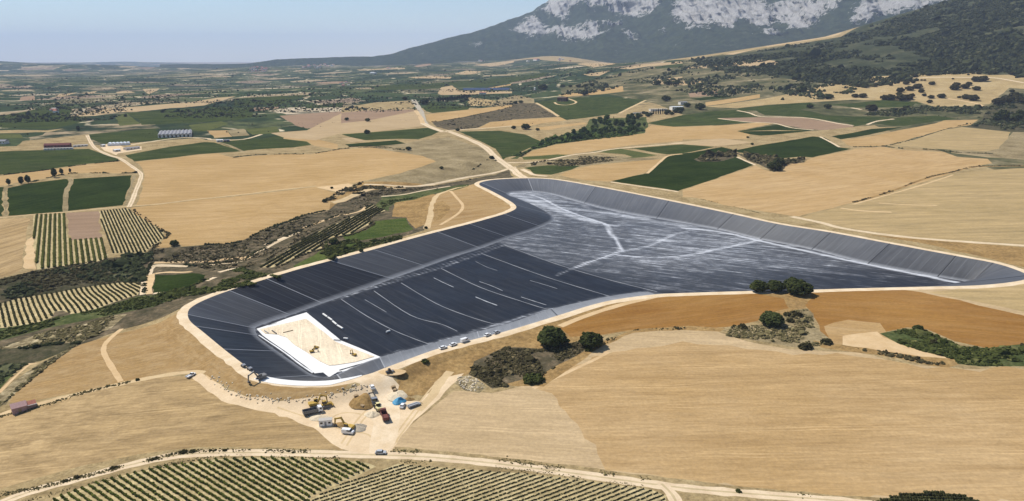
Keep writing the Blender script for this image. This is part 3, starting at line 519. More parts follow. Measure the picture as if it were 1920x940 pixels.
# --- right bank of the reservoir
R('rough_bank', M['drybrown'], 'P 745,700 800,668 900,636 1000,604 1150,563 1205,551 1300,547 1500,543 1512,560 1480,590 1280,610 1120,630 1010,660 905,690 850,710 830,735 790,742 745,730', 'brown bank between the rim and the scrub')
R('bare_soil', stub(5, .35), 'P 1130,585 1200,566 1240,552 1290,549 1400,548 1470,560 1480,578 1445,588 1420,602 1360,614 1270,613 1180,619 1130,627 1070,632 1050,615', 'orange bare soil strip beside the rim'); L('path', M['palesoil'], 'P 1050,612 1100,592 1160,573 1230,556', 4)
R('stubble_field', stub(3, -.1, .95), 'P 1500,543 1650,537 1800,537 2200,520 2200,620 1920,600 1800,565 1690,545 1520,548'); R('stubble_field', stub(4, -.1, 1.15), 'P 1740,548 1920,530 2200,525 2200,600 1920,585 1840,568')
R('bare_soil', stub(5, -.25), 'P 1508,548 1560,542 1690,543 1800,563 1920,592 2200,650 2200,670 1920,648 1850,653 1790,640 1740,618 1700,614 1650,625 1700,648 1790,674 1700,672 1620,660 1560,645 1530,600 1505,570', 'orange bare field right of the scrub patch', 1.3)
R('bare_soil', stub(6, -.25, 1.15), 'P 1545,612 1590,600 1650,606 1660,620 1690,645 1790,673 1700,671 1620,659 1560,644', None, 2.2)
R('palesoil', M['palesoil'], 'P 1580,630 1645,622 1655,632 1690,646 1790,673 1700,668 1620,656 1580,648', None, 1.6); R('dry_grassland', M['drybrown'], 'H2 640,340 940,300 960,340 880,430 950,500 720,490 670,420')
R('scrubland', M['greygrass'], 'H2 60,660 370,640 480,640 640,560 760,480 900,460 970,520 980,660 1180,820 1180,860 900,900 700,880 300,810 0,770', 'stony scrub patch between the orange fields')
R('scrubland', M['drybrown'], 'G5 -450,460 0,530 150,545 500,600 750,640 1100,670 1180,720 1050,760 850,740 500,660 250,620 0,590 -350,540'); R('scrubland', M['scrubgreen'], 'G5 290,385 600,340 780,350 1000,440 1200,530 1500,545 1880,500 2600,520 2600,745 1400,750 1150,720 1120,670 800,590 500,500', 'green scrub band at the right edge')
R('scrubland', M['scrub'], 'N2 730,170 900,90 1080,100 1300,60 1350,60 1340,110 1130,240 1000,300 830,320 760,270 700,240', 'dark scrub patch beside the rim road'); R('verge', M['drybrown'], 'P 1130,640 1190,618 1290,611 1360,616 1350,622 1280,619 1190,624 1120,655 1020,725 940,722 1020,700')
R('rocky_bank', M['eroded'], 'N2 625,250 720,250 800,310 760,345 680,330 615,280'); R('mound', M['drybrown'], 'N2 280,300 400,210 480,170 530,220 520,290 480,330 380,365 290,310', 'dry brown mound beside the work yard')
R('work_yard', M['palesoil'], 'P 385,702 405,716 425,734 450,749 480,755 530,758 575,756 640,747 690,731 700,760 640,810 590,800 545,775 500,763 440,748 400,731', 'pale trampled ground at the foot of the embankment')
R('work_yard', M['yard'], 'P 560,748 610,742 650,735 690,716 690,700 735,695 738,712 730,738 752,752 790,752 842,706 870,700 810,760 775,790 730,848 690,852 640,842 596,808 575,792 545,772 520,762 500,757 520,753', 'pale dusty work yard')
L('path', M['road2'], 'N2 600,225 540,290 500,360 420,440', 4); L('path', M['road2'], 'N1 0,470 70,440 380,362 560,318 720,282 900,247 1060,228 1120,238', 3.5); L('path', M['yard'], 'N1 1080,245 1180,320 1290,382 1500,425 1650,465 1790,520', (4.5, 9))
for s_ in ('P 715,845 705,800 712,760 722,725', 'P 722,846 716,800 724,760 732,728', 'P 640,832 668,790 690,765 708,735', 'P 650,836 676,794 698,768 716,738', 'P 600,800 640,775 690,780 730,800 745,830', 'P 735,838 770,790 812,735 838,706', 'P 728,834 762,788 804,733 830,706', 'P 520,764 580,784 640,805 690,815 712,840'): L('wheel_track', M['road2'], s_, .8)
L('path', M['rimroad'], 'P 690,703 715,725 712,750 725,790 712,850', (16, 9))
resolve()
# --- rim road and the basin opening
def offset(poly, d):
    p = np.asarray(poly); t = np.roll(p, -1, 0) - np.roll(p, 1, 0); t /= np.linalg.norm(t, axis=1)[:, None]; n = np.stack([-t[:, 1], t[:, 0]], 1)
    q = p + n * d
    a = .5 * abs(np.sum(p[:, 0] * np.roll(p[:, 1], -1) - p[:, 1] * np.roll(p[:, 0], -1))); b = .5 * abs(np.sum(q[:, 0] * np.roll(q[:, 1], -1) - q[:, 1] * np.roll(q[:, 0], -1)))
    return q if (b > a) == (d > 0) else p - n * d
REG.append(('rim_road', M['rimroad'], offset(rim_c, 5.6) + rng.normal(0, .28, (len(rim_c), 2)), 'pale gravel road round the reservoir rim')); REG.append(('HOLE', None, rim_c, None))
def build_land():
    P = []; ED = []
    for nm, mt, poly, lb in REG:
        b = len(P); n = len(poly); P += [tuple(q) for q in poly]; ED += [(b + i, b + (i + 1) % n) for i in range(n)]
    th = np.radians(np.linspace(-64, 64, 150)); r = [120]
    while r[-1] < 33000: r.append(r[-1] * 1.032)
    g = [(rr * math.sin(t + .004 * (i % 2)), rr * math.cos(t + .004 * (i % 2))) for i, rr in enumerate(r) for t in th]
    g += [(x, y) for x in np.linspace(-300, 300, 9) for y in (-250, -120, 0, 70)]
    for d in (10, 14, 19, 25, 33): g += [tuple(q) for q in offset(smooth_line(rim_w, 5, True), d)]
    P += [(float(a), float(b)) for a, b in g]
    v, e, f, ov, oe, of = geometry.delaunay_2d_cdt([Vector(q) for q in P], ED, [], 0, 1e-3)
    xy = np.array([(q[0], q[1]) for q in v]); z = hfun(xy[:, 0], xy[:, 1])
    ee = 3.0; gx = (hfun(xy[:, 0] + ee, xy[:, 1]) - hfun(xy[:, 0] - ee, xy[:, 1])) / (2 * ee); gy = (hfun(xy[:, 0], xy[:, 1] + ee) - hfun(xy[:, 0], xy[:, 1] - ee)) / (2 * ee)
    nr = np.stack([-gx, -gy, np.ones_like(gx)], 1); nr /= np.linalg.norm(nr, axis=1)[:, None]
    T = np.array(f); C = xy[T].mean(1); own = np.full(len(T), -1)
    for k, (nm, mt, poly, lb) in enumerate(REG):
        lo, hi = poly.min(0), poly.max(0); i = np.where(((C >= lo) & (C <= hi)).all(1))[0]
        if len(i): own[i[inside(C[i], poly)]] = k
    byreg = {int(k): T[own == k] for k in np.unique(own)}
    for k, tri in byreg.items():
        if k == len(REG) - 1: continue
        nm, mt, _, lb = REG[k] if k >= 0 else ('ground', M['dry'], None, 'dry grassland between the plots')
        t = tri; u, inv = np.unique(t, return_inverse=True); t = inv.reshape(t.shape)
        a = xy[u]; c = t.copy(); A = a[c[:, 1]] - a[c[:, 0]]; B = a[c[:, 2]] - a[c[:, 0]]; fl = (A[:, 0] * B[:, 1] - A[:, 1] * B[:, 0]) < 0; c[fl] = c[fl][:, ::-1]
        me = mesh(nm, np.column_stack([a, z[u]]), c, mt, True)
        if len(me.vertices) == len(u): me.normals_split_custom_set_from_vertices(nr[u].tolist())
        tag(link(nm, me), lb, None, None, 'structure')
build_land()
# ------------------------------------------------------------------ the lined reservoir
def liner_mat(name, floor):
    g = NT(name); p = g.pos(); at = lambda n: g.n('ShaderNodeAttribute', attribute_name=n).outputs['Fac']
    dust, su, sv = at('dust'), at('su'), at('sv')
    cx = g.n('ShaderNodeCombineXYZ'); g.put(cx.inputs[0], su); g.put(cx.inputs[1], sv)
    st = g.noise(g.map(cx.outputs[0], 0, (1 / 2.6, 1 / 34, 1)), 1.0, 5, .65, .2)      # creases running down the sheets
    n2 = g.noise(p, 1 / 26, 6, .62); weld = g.math('LESS_THAN', g.math('FRACT', g.math('DIVIDE', su, 7.2)), .07)
    if floor:
        n3 = g.noise(g.map(p, -.42, (1 / 34, 1 / 1.7, 1)), 1.0, 7, .68, .35); n4 = g.noise(p, 1 / 9, 6, .7, .5)
        e = g.math('ADD', g.math('MULTIPLY', n3, .72), g.math('MULTIPLY', n4, .28))
        d = g.math('SUBTRACT', g.math('ADD', dust, g.math('MULTIPLY', g.math('SUBTRACT', e, .5), 4.6)), .34)
        d = g.math('MULTIPLY', g.ramp(d, [(.0, 0.), (.35, .3), (.75, 1.)]), g.ramp(dust, [(.02, 0.), (.10, .75), (.6, 1.)]))
        d = g.math('ADD', d, g.math('MULTIPLY', g.math('POWER', dust, 1.6), .42))
    else: d = g.math('MULTIPLY', dust, g.math('ADD', g.ramp(st, [(.3, .85), (.75, 1.08)]), g.ramp(n2, [(.3, -.15), (.7, .25)])))
    d = g.math('ADD', d, g.math('MULTIPLY', g.ramp(st, [(.45, 0.), (.75, 1.)]), .035))
    d = g.math('ADD', d, g.math('MULTIPLY', weld, .025 if floor else .06)); d.node.use_clamp = True
    base = g.mix(d, (.0055, .0065, .0105), (.50, .515, .54))
    g.put(g.b.inputs['Roughness'], g.ramp(n2, [(.3, .42), (.7, .58)])); g.b.inputs['Specular IOR Level'].default_value = .17
    g.bump(g.math('ADD', st, g.math('MULTIPLY', g.noise(p, .35, 4, .6), .6)), .2, .3)
    return g.col(base)
M['liner'] = liner_mat('black_liner', True); M['slope'] = liner_mat('black_slope_liner', False)
M['textile'] = mat_plain('white_geotextile', .85, .05, (.76, .75, .72), .1); M['sand'] = mat_field('sand_bed', (.74, .63, .46), (.62, .51, .36), (.60, .50, .36), 1.9, .35, .35, 4, 18)
def fill(poly, zf, cell, jit=0.0):
    """triangulated sheet over an outline"""
    poly = np.asarray(poly)[:, :2]; lo, hi = poly.min(0), poly.max(0)
    gx, gy = np.meshgrid(np.arange(lo[0], hi[0], cell), np.arange(lo[1], hi[1], cell)); q = np.stack([gx.ravel(), gy.ravel()], 1)
    d, ins = seg_dist(q[:, 0], q[:, 1], poly); q = q[ins & (d > cell * .4)]
    n = len(poly); P = [Vector(a) for a in poly] + [Vector(a) for a in q]
    v, e, f, *_ = geometry.delaunay_2d_cdt(P, [(i, (i + 1) % n) for i in range(n)], [], 0, 1e-4)
    xy = np.array([tuple(a) for a in v]); T = np.array(f); T = T[inside(xy[T].mean(1), poly)]
    A = xy[T[:, 1]] - xy[T[:, 0]]; B = xy[T[:, 2]] - xy[T[:, 0]]; fl = A[:, 0] * B[:, 1] - A[:, 1] * B[:, 0] < 0; T[fl] = T[fl][:, ::-1]
    return xy, T
def ridge(p, w, h, zf, lift=.02):
    """low raised strip following a line on a surface"""
    p = np.asarray(p)[:, :2]; t = np.gradient(p, axis=0); t /= np.linalg.norm(t, axis=1)[:, None] + 1e-9; n = np.stack([-t[:, 1], t[:, 0]], 1); V = []; Fc = []
    for i, (a, m) in enumerate(zip(p, n)):
        ww = w * (1 + .25 * math.sin(i * 1.7)); l, r = a + m * ww / 2, a - m * ww / 2
        for q, dz in ((l, lift), ((l * .62 + a * .38), h), ((r * .62 + a * .38), h), (r, lift)): V.append((q[0], q[1], float(zf(q[0], q[1])) + dz))
        if i:
            b = (i - 1) * 4; Fc += [[b + k, b + k + 1, b + 5 + k, b + 4 + k] for k in range(3)]
    return np.array(V), np.array(Fc)
res = empty('reservoir', (float(rim_w[:, 0].mean()), float(rim_w[:, 1].mean()), -14), 0, 'large black-lined empty irrigation reservoir filling the middle of the picture', 'reservoir')
RO = np.array(res.location)
def rlink(nm, v, f, mt, sm=False, attrs=None): return link(nm, mesh(nm, np.asarray(v) - RO, f, mt, sm, attrs), res)
toe_w = []
ctr = rim_w.mean(0)
tn = np.roll(rim_w, -1, 0) - np.roll(rim_w, 1, 0); tn /= np.linalg.norm(tn, axis=1)[:, None]; nin = np.stack([-tn[:, 1], tn[:, 0]], 1)
_, ins_ = seg_dist(rim_w[:, 0] + nin[:, 0] * 3, rim_w[:, 1] + nin[:, 1] * 3, rim_w); nin[~ins_] *= -1
for i, (r, t) in enumerate(RIM):
    if t is None: q = rim_w[i] + nin[i] * 2.45 * -float(floor_z(rim_w[i][0], rim_w[i][1]))
    else: q = on_floor(np.array([t], float))[0]
    toe_w.append(q)
# the sharp far-right end: pull hidden toe points together so the fan does not fold over
toe_w = np.array(toe_w); e0 = 31; tip = toe_w[30] * .45 + toe_w[35] * .55
for k, fr_ in ((31, .25), (32, .6), (33, .8), (34, .95)): toe_w[k] = toe_w[30] * (1 - fr_) + toe_w[35] * fr_
toe_c = smooth_line(toe_w, 4, True); NR = len(rim_c)
arc = np.concatenate([[0], np.cumsum(np.linalg.norm(np.diff(np.vstack([rim_c, rim_c[:1]]), axis=0), axis=1))])
def rim_index(px): return int(np.argmin(np.linalg.norm(rim_c - on_plane(np.array([px], float), 0)[0], axis=1)))
SEAMS = [(352, 590), (429, 546), (500, 523), (618, 490), (700, 468), (818, 436), (875, 421), (948, 401), (966, 384), (903, 343), (992, 334.5), (1117, 350), (1250, 376), (1375, 402), (1457, 420), (1557, 436), (1668, 457), (1792, 480), (1862, 493),
         (1926, 517), (1722, 538), (1400, 546), (1230, 552), (1045, 592), (899, 634), (722, 690), (640, 712), (505, 709), (420, 655), (365, 612)]
DUST = {(352, 590): .09, (429, 546): .015, (500, 523): .015, (618, 490): .085, (700, 468): .075, (818, 436): .04, (875, 421): .045, (948, 401): .05, (966, 384): .06, (903, 343): .13, (992, 334.5): .19, (1117, 350): .16, (1250, 376): .15,
        (1375, 402): .14, (1457, 420): .155, (1557, 436): .14, (1668, 457): .115, (1792, 480): .11, (1862, 493): .13, (1230, 552): .35, (1045, 592): .34, (899, 634): .3, (722, 690): .12, (640, 712): .02, (505, 709): .0, (420, 655): .0, (365, 612): .02}
sidx = sorted((rim_index(s), s) for s in SEAMS)
ST = 9
for k, (i0, s0) in enumerate(sidx):
    i1 = sidx[(k + 1) % len(sidx)][0]; n = (i1 - i0) % NR
    if n == 0: continue
    ids = [(i0 + j) % NR for j in range(n + 1)]
    V = []; su = []; sv = []; du = []; base_d = DUST.get(s0, .12)
    for j, i in enumerate(ids):
        R3 = np.array([rim_c[i][0], rim_c[i][1], 0.0]); T3 = np.array([toe_c[i][0], toe_c[i][1], float(floor_z(*toe_c[i])) - .01])
        for q in range(ST):
            f_ = q / (ST - 1); P3 = R3 * (1 - f_) + T3 * f_; V.append(P3); su.append(arc[i0] + (arc[i] - arc[i0]) % arc[-1]); sv.append(f_ * 38)
            du.append(base_d * (1.1 - .3 * f_) + (.35 * max(0, f_ - .93) / .07 if base_d < .3 else 0))
    Fc = np.array([[a * ST + q, a * ST + q + 1, (a + 1) * ST + q + 1, (a + 1) * ST + q] for a in range(n) for q in range(ST - 1)])
    nv = np.cross(V[ST + 1] - V[0], V[1] - V[0])
    if nv[2] > 0: Fc = Fc[:, ::-1].copy()
    rlink('slope_panel', V, Fc, M['slope'], True, dict(su=su, sv=sv, dust=du))
    # welded seam at the start of the panel
    R3 = np.array([rim_c[i0][0], rim_c[i0][1], .03]); T3 = np.array([toe_c[i0][0], toe_c[i0][1], float(floor_z(*toe_c[i0])) + .05])
    tt = rim_c[(i0 + 1) % NR] - rim_c[i0 - 1]; tt = np.array([tt[0], tt[1], 0]) / np.linalg.norm(tt)
    wd = .36 if s0[0] < 1000 else .34; up = np.array([0, 0, .13]); Vs = []
    for q in range(8):
        P3 = R3 * (1 - q / 7) + T3 * q / 7; Vs += [P3 - tt * wd, P3 - tt * wd * .5 + up, P3 + tt * wd * .5 + up, P3 + tt * wd]
    rlink('seam', Vs, np.array([[a * 4 + b, a * 4 + b + 1, a * 4 + b + 5, a * 4 + b + 4] for a in range(7) for b in range(3)]), M['slope'], False, dict(dust=[.5 if s0[0] < 1000 else .05] * len(Vs), su=[3.0] * len(Vs), sv=[0.0] * len(Vs)))
# floor, split into sheets along the weld lines
FL = ['M2 900,470 1060,530 1240,592 1480,662 1740,727', 'M2 770,515 1000,600 1190,665 1480,752', 'M2 550,598 760,700 1000,782 1150,828', 'M2 330,678 520,790 700,862 870,913', 'M2 180,722 380,855 550,905 640,945', 'M2 0,768 140,860 280,935 N2 400,45 490,78']
FLP = [Z(s) for s in FL]
xy, T = fill(toe_c, floor_z, 2.6)
px = project(np.column_stack([xy, floor_z(xy[:, 0], xy[:, 1])]))
MAIN = [('M2 910,190 1000,185 1100,210 1200,262 1300,302 1400,335 1460,357 1480,400 1520,450 1540,500', 2.4, 1.0), ('M2 1540,500 1500,520 1400,552 1290,592', 1.6, 1.0), ('M2 1540,505 1700,472 1830,412 1900,398', 1.8, .95), ('M2 1520,525 1700,537 1880,530 M3 150,500 300,470 430,440', 2.2, 1.0),
        ('M3 0,375 200,395 420,445 700,507 1000,572 1300,632 1545,682', 3.4, 1.0), ('M3 0,400 200,422 420,455', 2.5, .6), ('M2 1000,210 1100,240 1250,300 1400,345', 11, .75), ('M2 1200,262 1500,300 1880,365', 12, .65), ('M2 1100,310 1180,330 1195,360 1120,400 900,468 560,590 130,718 0,765', 1.2, .55),
        ('M2 1085,320 1160,335 1172,358 1100,394 880,460 540,582 120,708', .8, .5), ('M3 300,560 700,600 1000,640', 3, .5), ('M3 0,560 200,580 500,590 800,620', 4, .5), ('M2 1290,590 1180,640', 1, .7), ('M2 1560,540 1620,640 1640,690', 1.2, .4), ('M2 1880,620 1720,680 1680,720', 1.5, .35),
        ('M2 1150,822 860,908 N2 490,78 240,160', 1.8, .6)]
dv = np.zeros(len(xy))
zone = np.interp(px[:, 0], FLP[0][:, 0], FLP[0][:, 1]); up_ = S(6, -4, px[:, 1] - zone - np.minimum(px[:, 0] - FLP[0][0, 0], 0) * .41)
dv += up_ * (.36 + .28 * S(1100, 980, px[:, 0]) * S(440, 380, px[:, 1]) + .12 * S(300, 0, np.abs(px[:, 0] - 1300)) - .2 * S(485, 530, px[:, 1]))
for s, w, a in MAIN:
    d, _ = seg_dist(xy[:, 0], xy[:, 1], smooth_line(on_floor(Z(s)), 4), False); dv = np.maximum(dv, a * np.exp(-(d / w) ** 2) + dv * (d > w * 3) * 1.0)
d, _ = seg_dist(xy[:, 0], xy[:, 1], toe_c); dv = np.maximum(dv, .3 * np.exp(-(d / 2.0) ** 2))
C = px[T].mean(1); own = np.zeros(len(T), int)
for fp in FLP:
    v_ = np.interp(C[:, 0], fp[:, 0], fp[:, 1]); v_ = np.where(C[:, 0] < fp[0, 0], fp[0, 1] + (C[:, 0] - fp[0, 0]) * .45, np.where(C[:, 0] > fp[-1, 0], fp[-1, 1] + (C[:, 0] - fp[-1, 0]) * .3, v_)); own += C[:, 1] > v_
dirw = on_floor(FLP[2]); fa_ = math.atan2(*(dirw[-1] - dirw[0])[::-1]); cu = -xy[:, 0] * math.sin(fa_) + xy[:, 1] * math.cos(fa_); cv = xy[:, 0] * math.cos(fa_) + xy[:, 1] * math.sin(fa_)
for k in np.unique(own):
    t = T[own == k]; u, inv = np.unique(t, return_inverse=True)
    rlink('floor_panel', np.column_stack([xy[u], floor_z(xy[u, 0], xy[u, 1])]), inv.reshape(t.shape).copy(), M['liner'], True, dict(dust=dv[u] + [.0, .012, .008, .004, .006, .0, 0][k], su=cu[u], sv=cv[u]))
for s, w, dd in [(f, .6, .38) for f in FL] + [('M2 510,650 560,675 620,702', .6, .5), ('M2 740,560 800,590 860,610', .5, .3), ('M2 760,670 830,695 890,722', .6, .4), ('M2 1040,665 1110,685 1190,710', .5, .35), ('M2 990,755 1060,778 1130,800', .6, .45), ('M2 130,770 190,805 250,840', .5, .35), ('M2 740,755 800,780 860,802', .8, .6)]:
    V, Fc = ridge(smooth_line(on_floor(Z(s)), 5), w, .14, floor_z, .012); rlink('seam', V, Fc, M['slope'], False, dict(dust=[dd] * len(V), su=[3.0] * len(V), sv=np.arange(len(V)) * 1.0))
# white geotextile and sand bed at the near end
def sheet(nm, s, mt, dz, cell=6, px_=None):
    p = dens(on_floor(Z(s)), True, .12); a, t = fill(p, floor_z, cell); rim_n = len(p)
    z = floor_z(a[:, 0], a[:, 1]) + dz
    # skirt so the sheet has an edge
    sk = np.column_stack([p, floor_z(p[:, 0], p[:, 1]) + .005]); top = np.column_stack([p, floor_z(p[:, 0], p[:, 1]) + dz]); b = len(a)
    V = np.vstack([np.column_stack([a, z]), top, sk]); q = [[b + i, b + rim_n + i, b + rim_n + (i + 1) % rim_n] for i in range(rim_n)] + [[b + i, b + rim_n + (i + 1) % rim_n, b + (i + 1) % rim_n] for i in range(rim_n)]
    return rlink(nm, V, np.vstack([t, np.array(q)]), mt, False)
sheet('geotextile_sheet', 'K 258,232 420,180 640,100 845,38 870,60 1080,230 1250,370 1450,450 1660,540 1735,572 1560,640 1330,715 1210,740 1110,800 1040,745 940,755 820,660 560,470 330,310', M['textile'], .10)
sheet('sand_bed', 'K 300,240 500,195 700,150 840,118 900,165 1050,275 1180,385 1330,445 1640,562 1420,625 1180,662 1110,665 1000,615 850,510 700,420 610,335 500,300 360,290', M['sand'], .34)
# white strip laid over the near rim
ii = [i for i in range(NR) if 486 < project(np.array([[rim_c[i][0], rim_c[i][1], 0]]))[0][0] < 672 and rim_c[i][1] < 335]
ii = list(range(rim_index((672, 706)), rim_index((492, 706)) + 1))
ro = offset(rim_c, 4.2); rn = offset(rim_c, -.5); Vs = []
for j, i in enumerate(ii):
    w_ = min(1, (j + 1) / 6); a, b = rn[i], rn[i] * (1 - w_) + ro[i] * w_; Vs += [(a[0], a[1], .03), (a[0], a[1], .16), (b[0], b[1], .14), (b[0], b[1], .005)]
Fc = np.array([[a * 4 + b, a * 4 + b + 1, a * 4 + b + 5, a * 4 + b + 4] for a in range(len(ii) - 1) for b in range(3)]); rlink('geotextile_strip', Vs, Fc, M['textile'])
# ballast pipes at the exit of the pad
M['pipe'] = mat_plain('black_pipe', .5, .4, (.02, .021, .025)); M['paleplastic'] = mat_plain('white_plastic', .5, .4, (.78, .78, .77), .04)
for s, mt in (('K 1230,722 1480,650 1700,596', 'pipe'), ('K 1262,738 1500,670 1735,612', 'paleplastic'), ('K 1285,752 1520,690 1760,628', 'pipe'), ('K 268,312 560,512 740,650 885,748', 'pipe'), ('K 285,312 578,505 755,640 920,752', 'paleplastic')):
    V, Fc = ridge(smooth_line(on_floor(Z(s)), 6), .9, .35, floor_z, .01); rlink('ballast_tube', V, Fc, M[mt], False)
# ------------------------------------------------------------------ the mountain
def vnoise(x, y, seed):
    xi, yi = np.floor(x).astype(np.int64), np.floor(y).astype(np.int64); fx, fy = x - xi, y - yi; fx = fx * fx * (3 - 2 * fx); fy = fy * fy * (3 - 2 * fy)
    def h(a, b):
        n = (a * 374761393 + b * 668265263 + seed * 1274126177) & 0x7fffffff; n = ((n ^ (n >> 13)) * 1103515245) & 0x7fffffff; n ^= n >> 16; return (n & 0xffff) / 65535.0
    return (h(xi, yi) * (1 - fx) + h(xi + 1, yi) * fx) * (1 - fy) + (h(xi, yi + 1) * (1 - fx) + h(xi + 1, yi + 1) * fx) * fy
def fbm(x, y, oct_=5, seed=1, ridged=False, gain=.52):
    s = 0; a = 1; tot = 0
    for o in range(oct_):
        n = vnoise(x * 2 ** o, y * 2 ** o, seed + o)
        if ridged: n = 1 - np.abs(2 * n - 1)
        s = s + a * n; tot += a; a *= gain
    return s / tot
FOOT = Z('P 300,124 430,123 470,124 560,127 640,125 700,120 760,117 860,115 960,114 1060,117 1150,115 1230,112 1290,107 1450,92 1577,72 1790,10 2050,-30 2500,-60'); CREST = Z('P 300,121 440,120.5 475,118 520,111.5 600,108.5 660,107 700,106.5 735,101 765,91 800,82 850,69 880,62 905,55 930,46 960,36 985,25 1003,19 1013,12 1030,0 1050,-22 1100,-48 1170,-42 1250,-66 1350,-74 1450,-52 1600,-66 1800,-95 2050,-120 2500,-130')
def at_dist(uv, Y): d = rays(uv); t = Y / d[:, 1]; p = d * t[:, None]; p[:, 2] += H; return p
us = np.linspace(300, 2500, 950); fv = np.interp(us, FOOT[:, 0], FOOT[:, 1]); cv_ = np.interp(us, CREST[:, 0], CREST[:, 1])
cv_ = cv_ + (fbm(us / 16, us * 0, 3, 5) - .5) * np.interp(us, [500, 900, 1000, 1030], [1.0, 2.5, 7, 9])
YF = np.interp(us, [300, 470, 760, 1000, 1290, 1577, 2500], [9000, 8200, 7600, 7000, 5600, 4800, 4600]); YC = YF + np.interp(us, [300, 470, 720, 900, 1030, 2500], [400, 500, 900, 1800, 2600, 2800])
Fp = at_dist(np.column_stack([us, fv]), YF); Cp_ = at_dist(np.column_stack([us, cv_]), YC); Fp[:, 2] = np.minimum(Fp[:, 2], hfun(Fp[:, 0], Fp[:, 1]) + 3)
NT_ = 170; tt = np.linspace(0, 1, NT_)[:, None, None]; G = Fp[None] * (1 - tt) + Cp_[None] * tt
zz = tt[:, :, 0]; prof = .55 * zz + .45 * zz ** 2.2; G[:, :, 2] = Fp[None, :, 2] * (1 - prof) + Cp_[None, :, 2] * prof
pr = project(G.reshape(-1, 3))
ROCK = ['P 1006,22 1022,4 1040,-60 1240,-60 1236,10 1210,24 1190,30 1160,24 1140,16 1120,12 1100,16 1075,16 1062,38 1040,36 1022,28', 'R1 460,380 570,250 640,205 720,200 800,270 900,330 1060,280 1150,320 1250,310 1420,260 1450,330 1560,380 1400,450 1250,470 1100,450 1000,450 860,410 740,440 640,430 540,420',
        'R2 470,240 480,100 530,20 600,-300 1480,-300 1560,100 1760,40 1990,20 2000,310 1800,285 1600,235 1400,295 1200,245 1150,340 950,315 780,345 640,335 520,310', 'R2 1430,325 1520,318 1640,330 1740,340 1600,405 1520,400', 'R3 -60,60 0,-200 620,-200 460,20 350,90 260,125 180,165 80,228 -40,230', 'R3 470,190 540,50 640,-200 1700,-200 1480,-10 1330,20 1210,52 1000,95 760,145 640,185 500,208',
        'R1 1690,390 1780,380 1890,400 1840,430', 'R2 310,340 380,330 370,360', 'R1 1500,310 1620,240 1720,230 1680,320', 'R1 0,500 120,505 100,525 0,525', 'R3 590,245 640,250 630,265']
rk = np.full(len(pr), -9.0)
for s in ROCK:
    pz = Z(s); d, ins = seg_dist(pr[:, 0], pr[:, 1], pz); rk = np.maximum(rk, np.where(ins, d, -d))
rk = np.clip(.5 + rk / 26, 0, .92).reshape(NT_, -1)
wx, wy = G[:, :, 0] / 620, G[:, :, 1] / 620 + G[:, :, 2] / 300
env = np.minimum(1, zz * 4) * np.clip((1 - zz) * 6, 0, 1); hgt = np.clip((Cp_[None, :, 2] - Fp[None, :, 2]) / 500, .05, 1)
G[:, :, 2] += env * hgt * (150 * (fbm(wx, wy * .6, 5, 11, True) - .55))
rough = fbm(G[:, :, 0] / 120 + G[:, :, 2] / 300, G[:, :, 2] / 150 + 3, 5, 23, True, .6) - .5; rib = fbm(G[:, :, 0] / 75 + G[:, :, 2] / 420, G[:, :, 2] / 600 + 9, 4, 47, True, .55) - .55; G[:, :, 1] -= rk * env * (300 * rough + 330 * rib); G[:, :, 2] += rk * env * 60 * (fbm(G[:, :, 0] / 60, G[:, :, 2] / 45, 4, 31) - .5)
def mountain_mat():
    g = NT('mountain_side'); p = g.pos(); r = g.n('ShaderNodeAttribute', attribute_name='rock').outputs['Fac']
    n1 = g.noise(g.map(p, .3, (1 / 85, 1 / 85, 1 / 130)), 1.0, 9, .74, 1.2); n2 = g.noise(g.map(p, .2, (1 / 20, 1 / 20, 1 / 55)), 1.0, 7, .78, .8)
    n3 = g.noise(g.map(p, -.4, (1 / 210, 1 / 210, 1 / 70)), 1.0, 6, .65, .8)
    k = g.math('ADD', r, g.math('ADD', g.math('MULTIPLY', g.math('SUBTRACT', n1, .5), 2.3), g.math('MULTIPLY', g.math('SUBTRACT', n3, .5), 1.2))); k2 = g.ramp(k, [(.60, 0.), (.68, 1.)])
    rock = g.ramp(n2, [(.3, (.17, .165, .155)), (.42, (.40, .385, .36)), (.55, (.54, .52, .49)), (.7, (.66, .63, .59))])
    veg = g.ramp(g.noise(p, 1 / 70, 9, .8), [(.3, (.014, .025, .015)), (.48, (.034, .05, .026)), (.6, (.062, .08, .04)), (.76, (.17, .165, .11))])
    g.bump(n2, 1.0, 30); return g.col(g.mix(k2, veg, rock))
ids = np.arange(NT_ * len(us)).reshape(NT_, -1); Fc = np.stack([ids[:-1, :-1], ids[:-1, 1:], ids[1:, 1:], ids[1:, :-1]], -1).reshape(-1, 4)
mo = G.reshape(-1, 3)
tag(link('mountain', mesh('mountain', mo, Fc, mountain_mat(), True, dict(rock=rk.ravel()))), 'limestone mountain with pale crags above a dark wooded flank', None, None, 'structure')
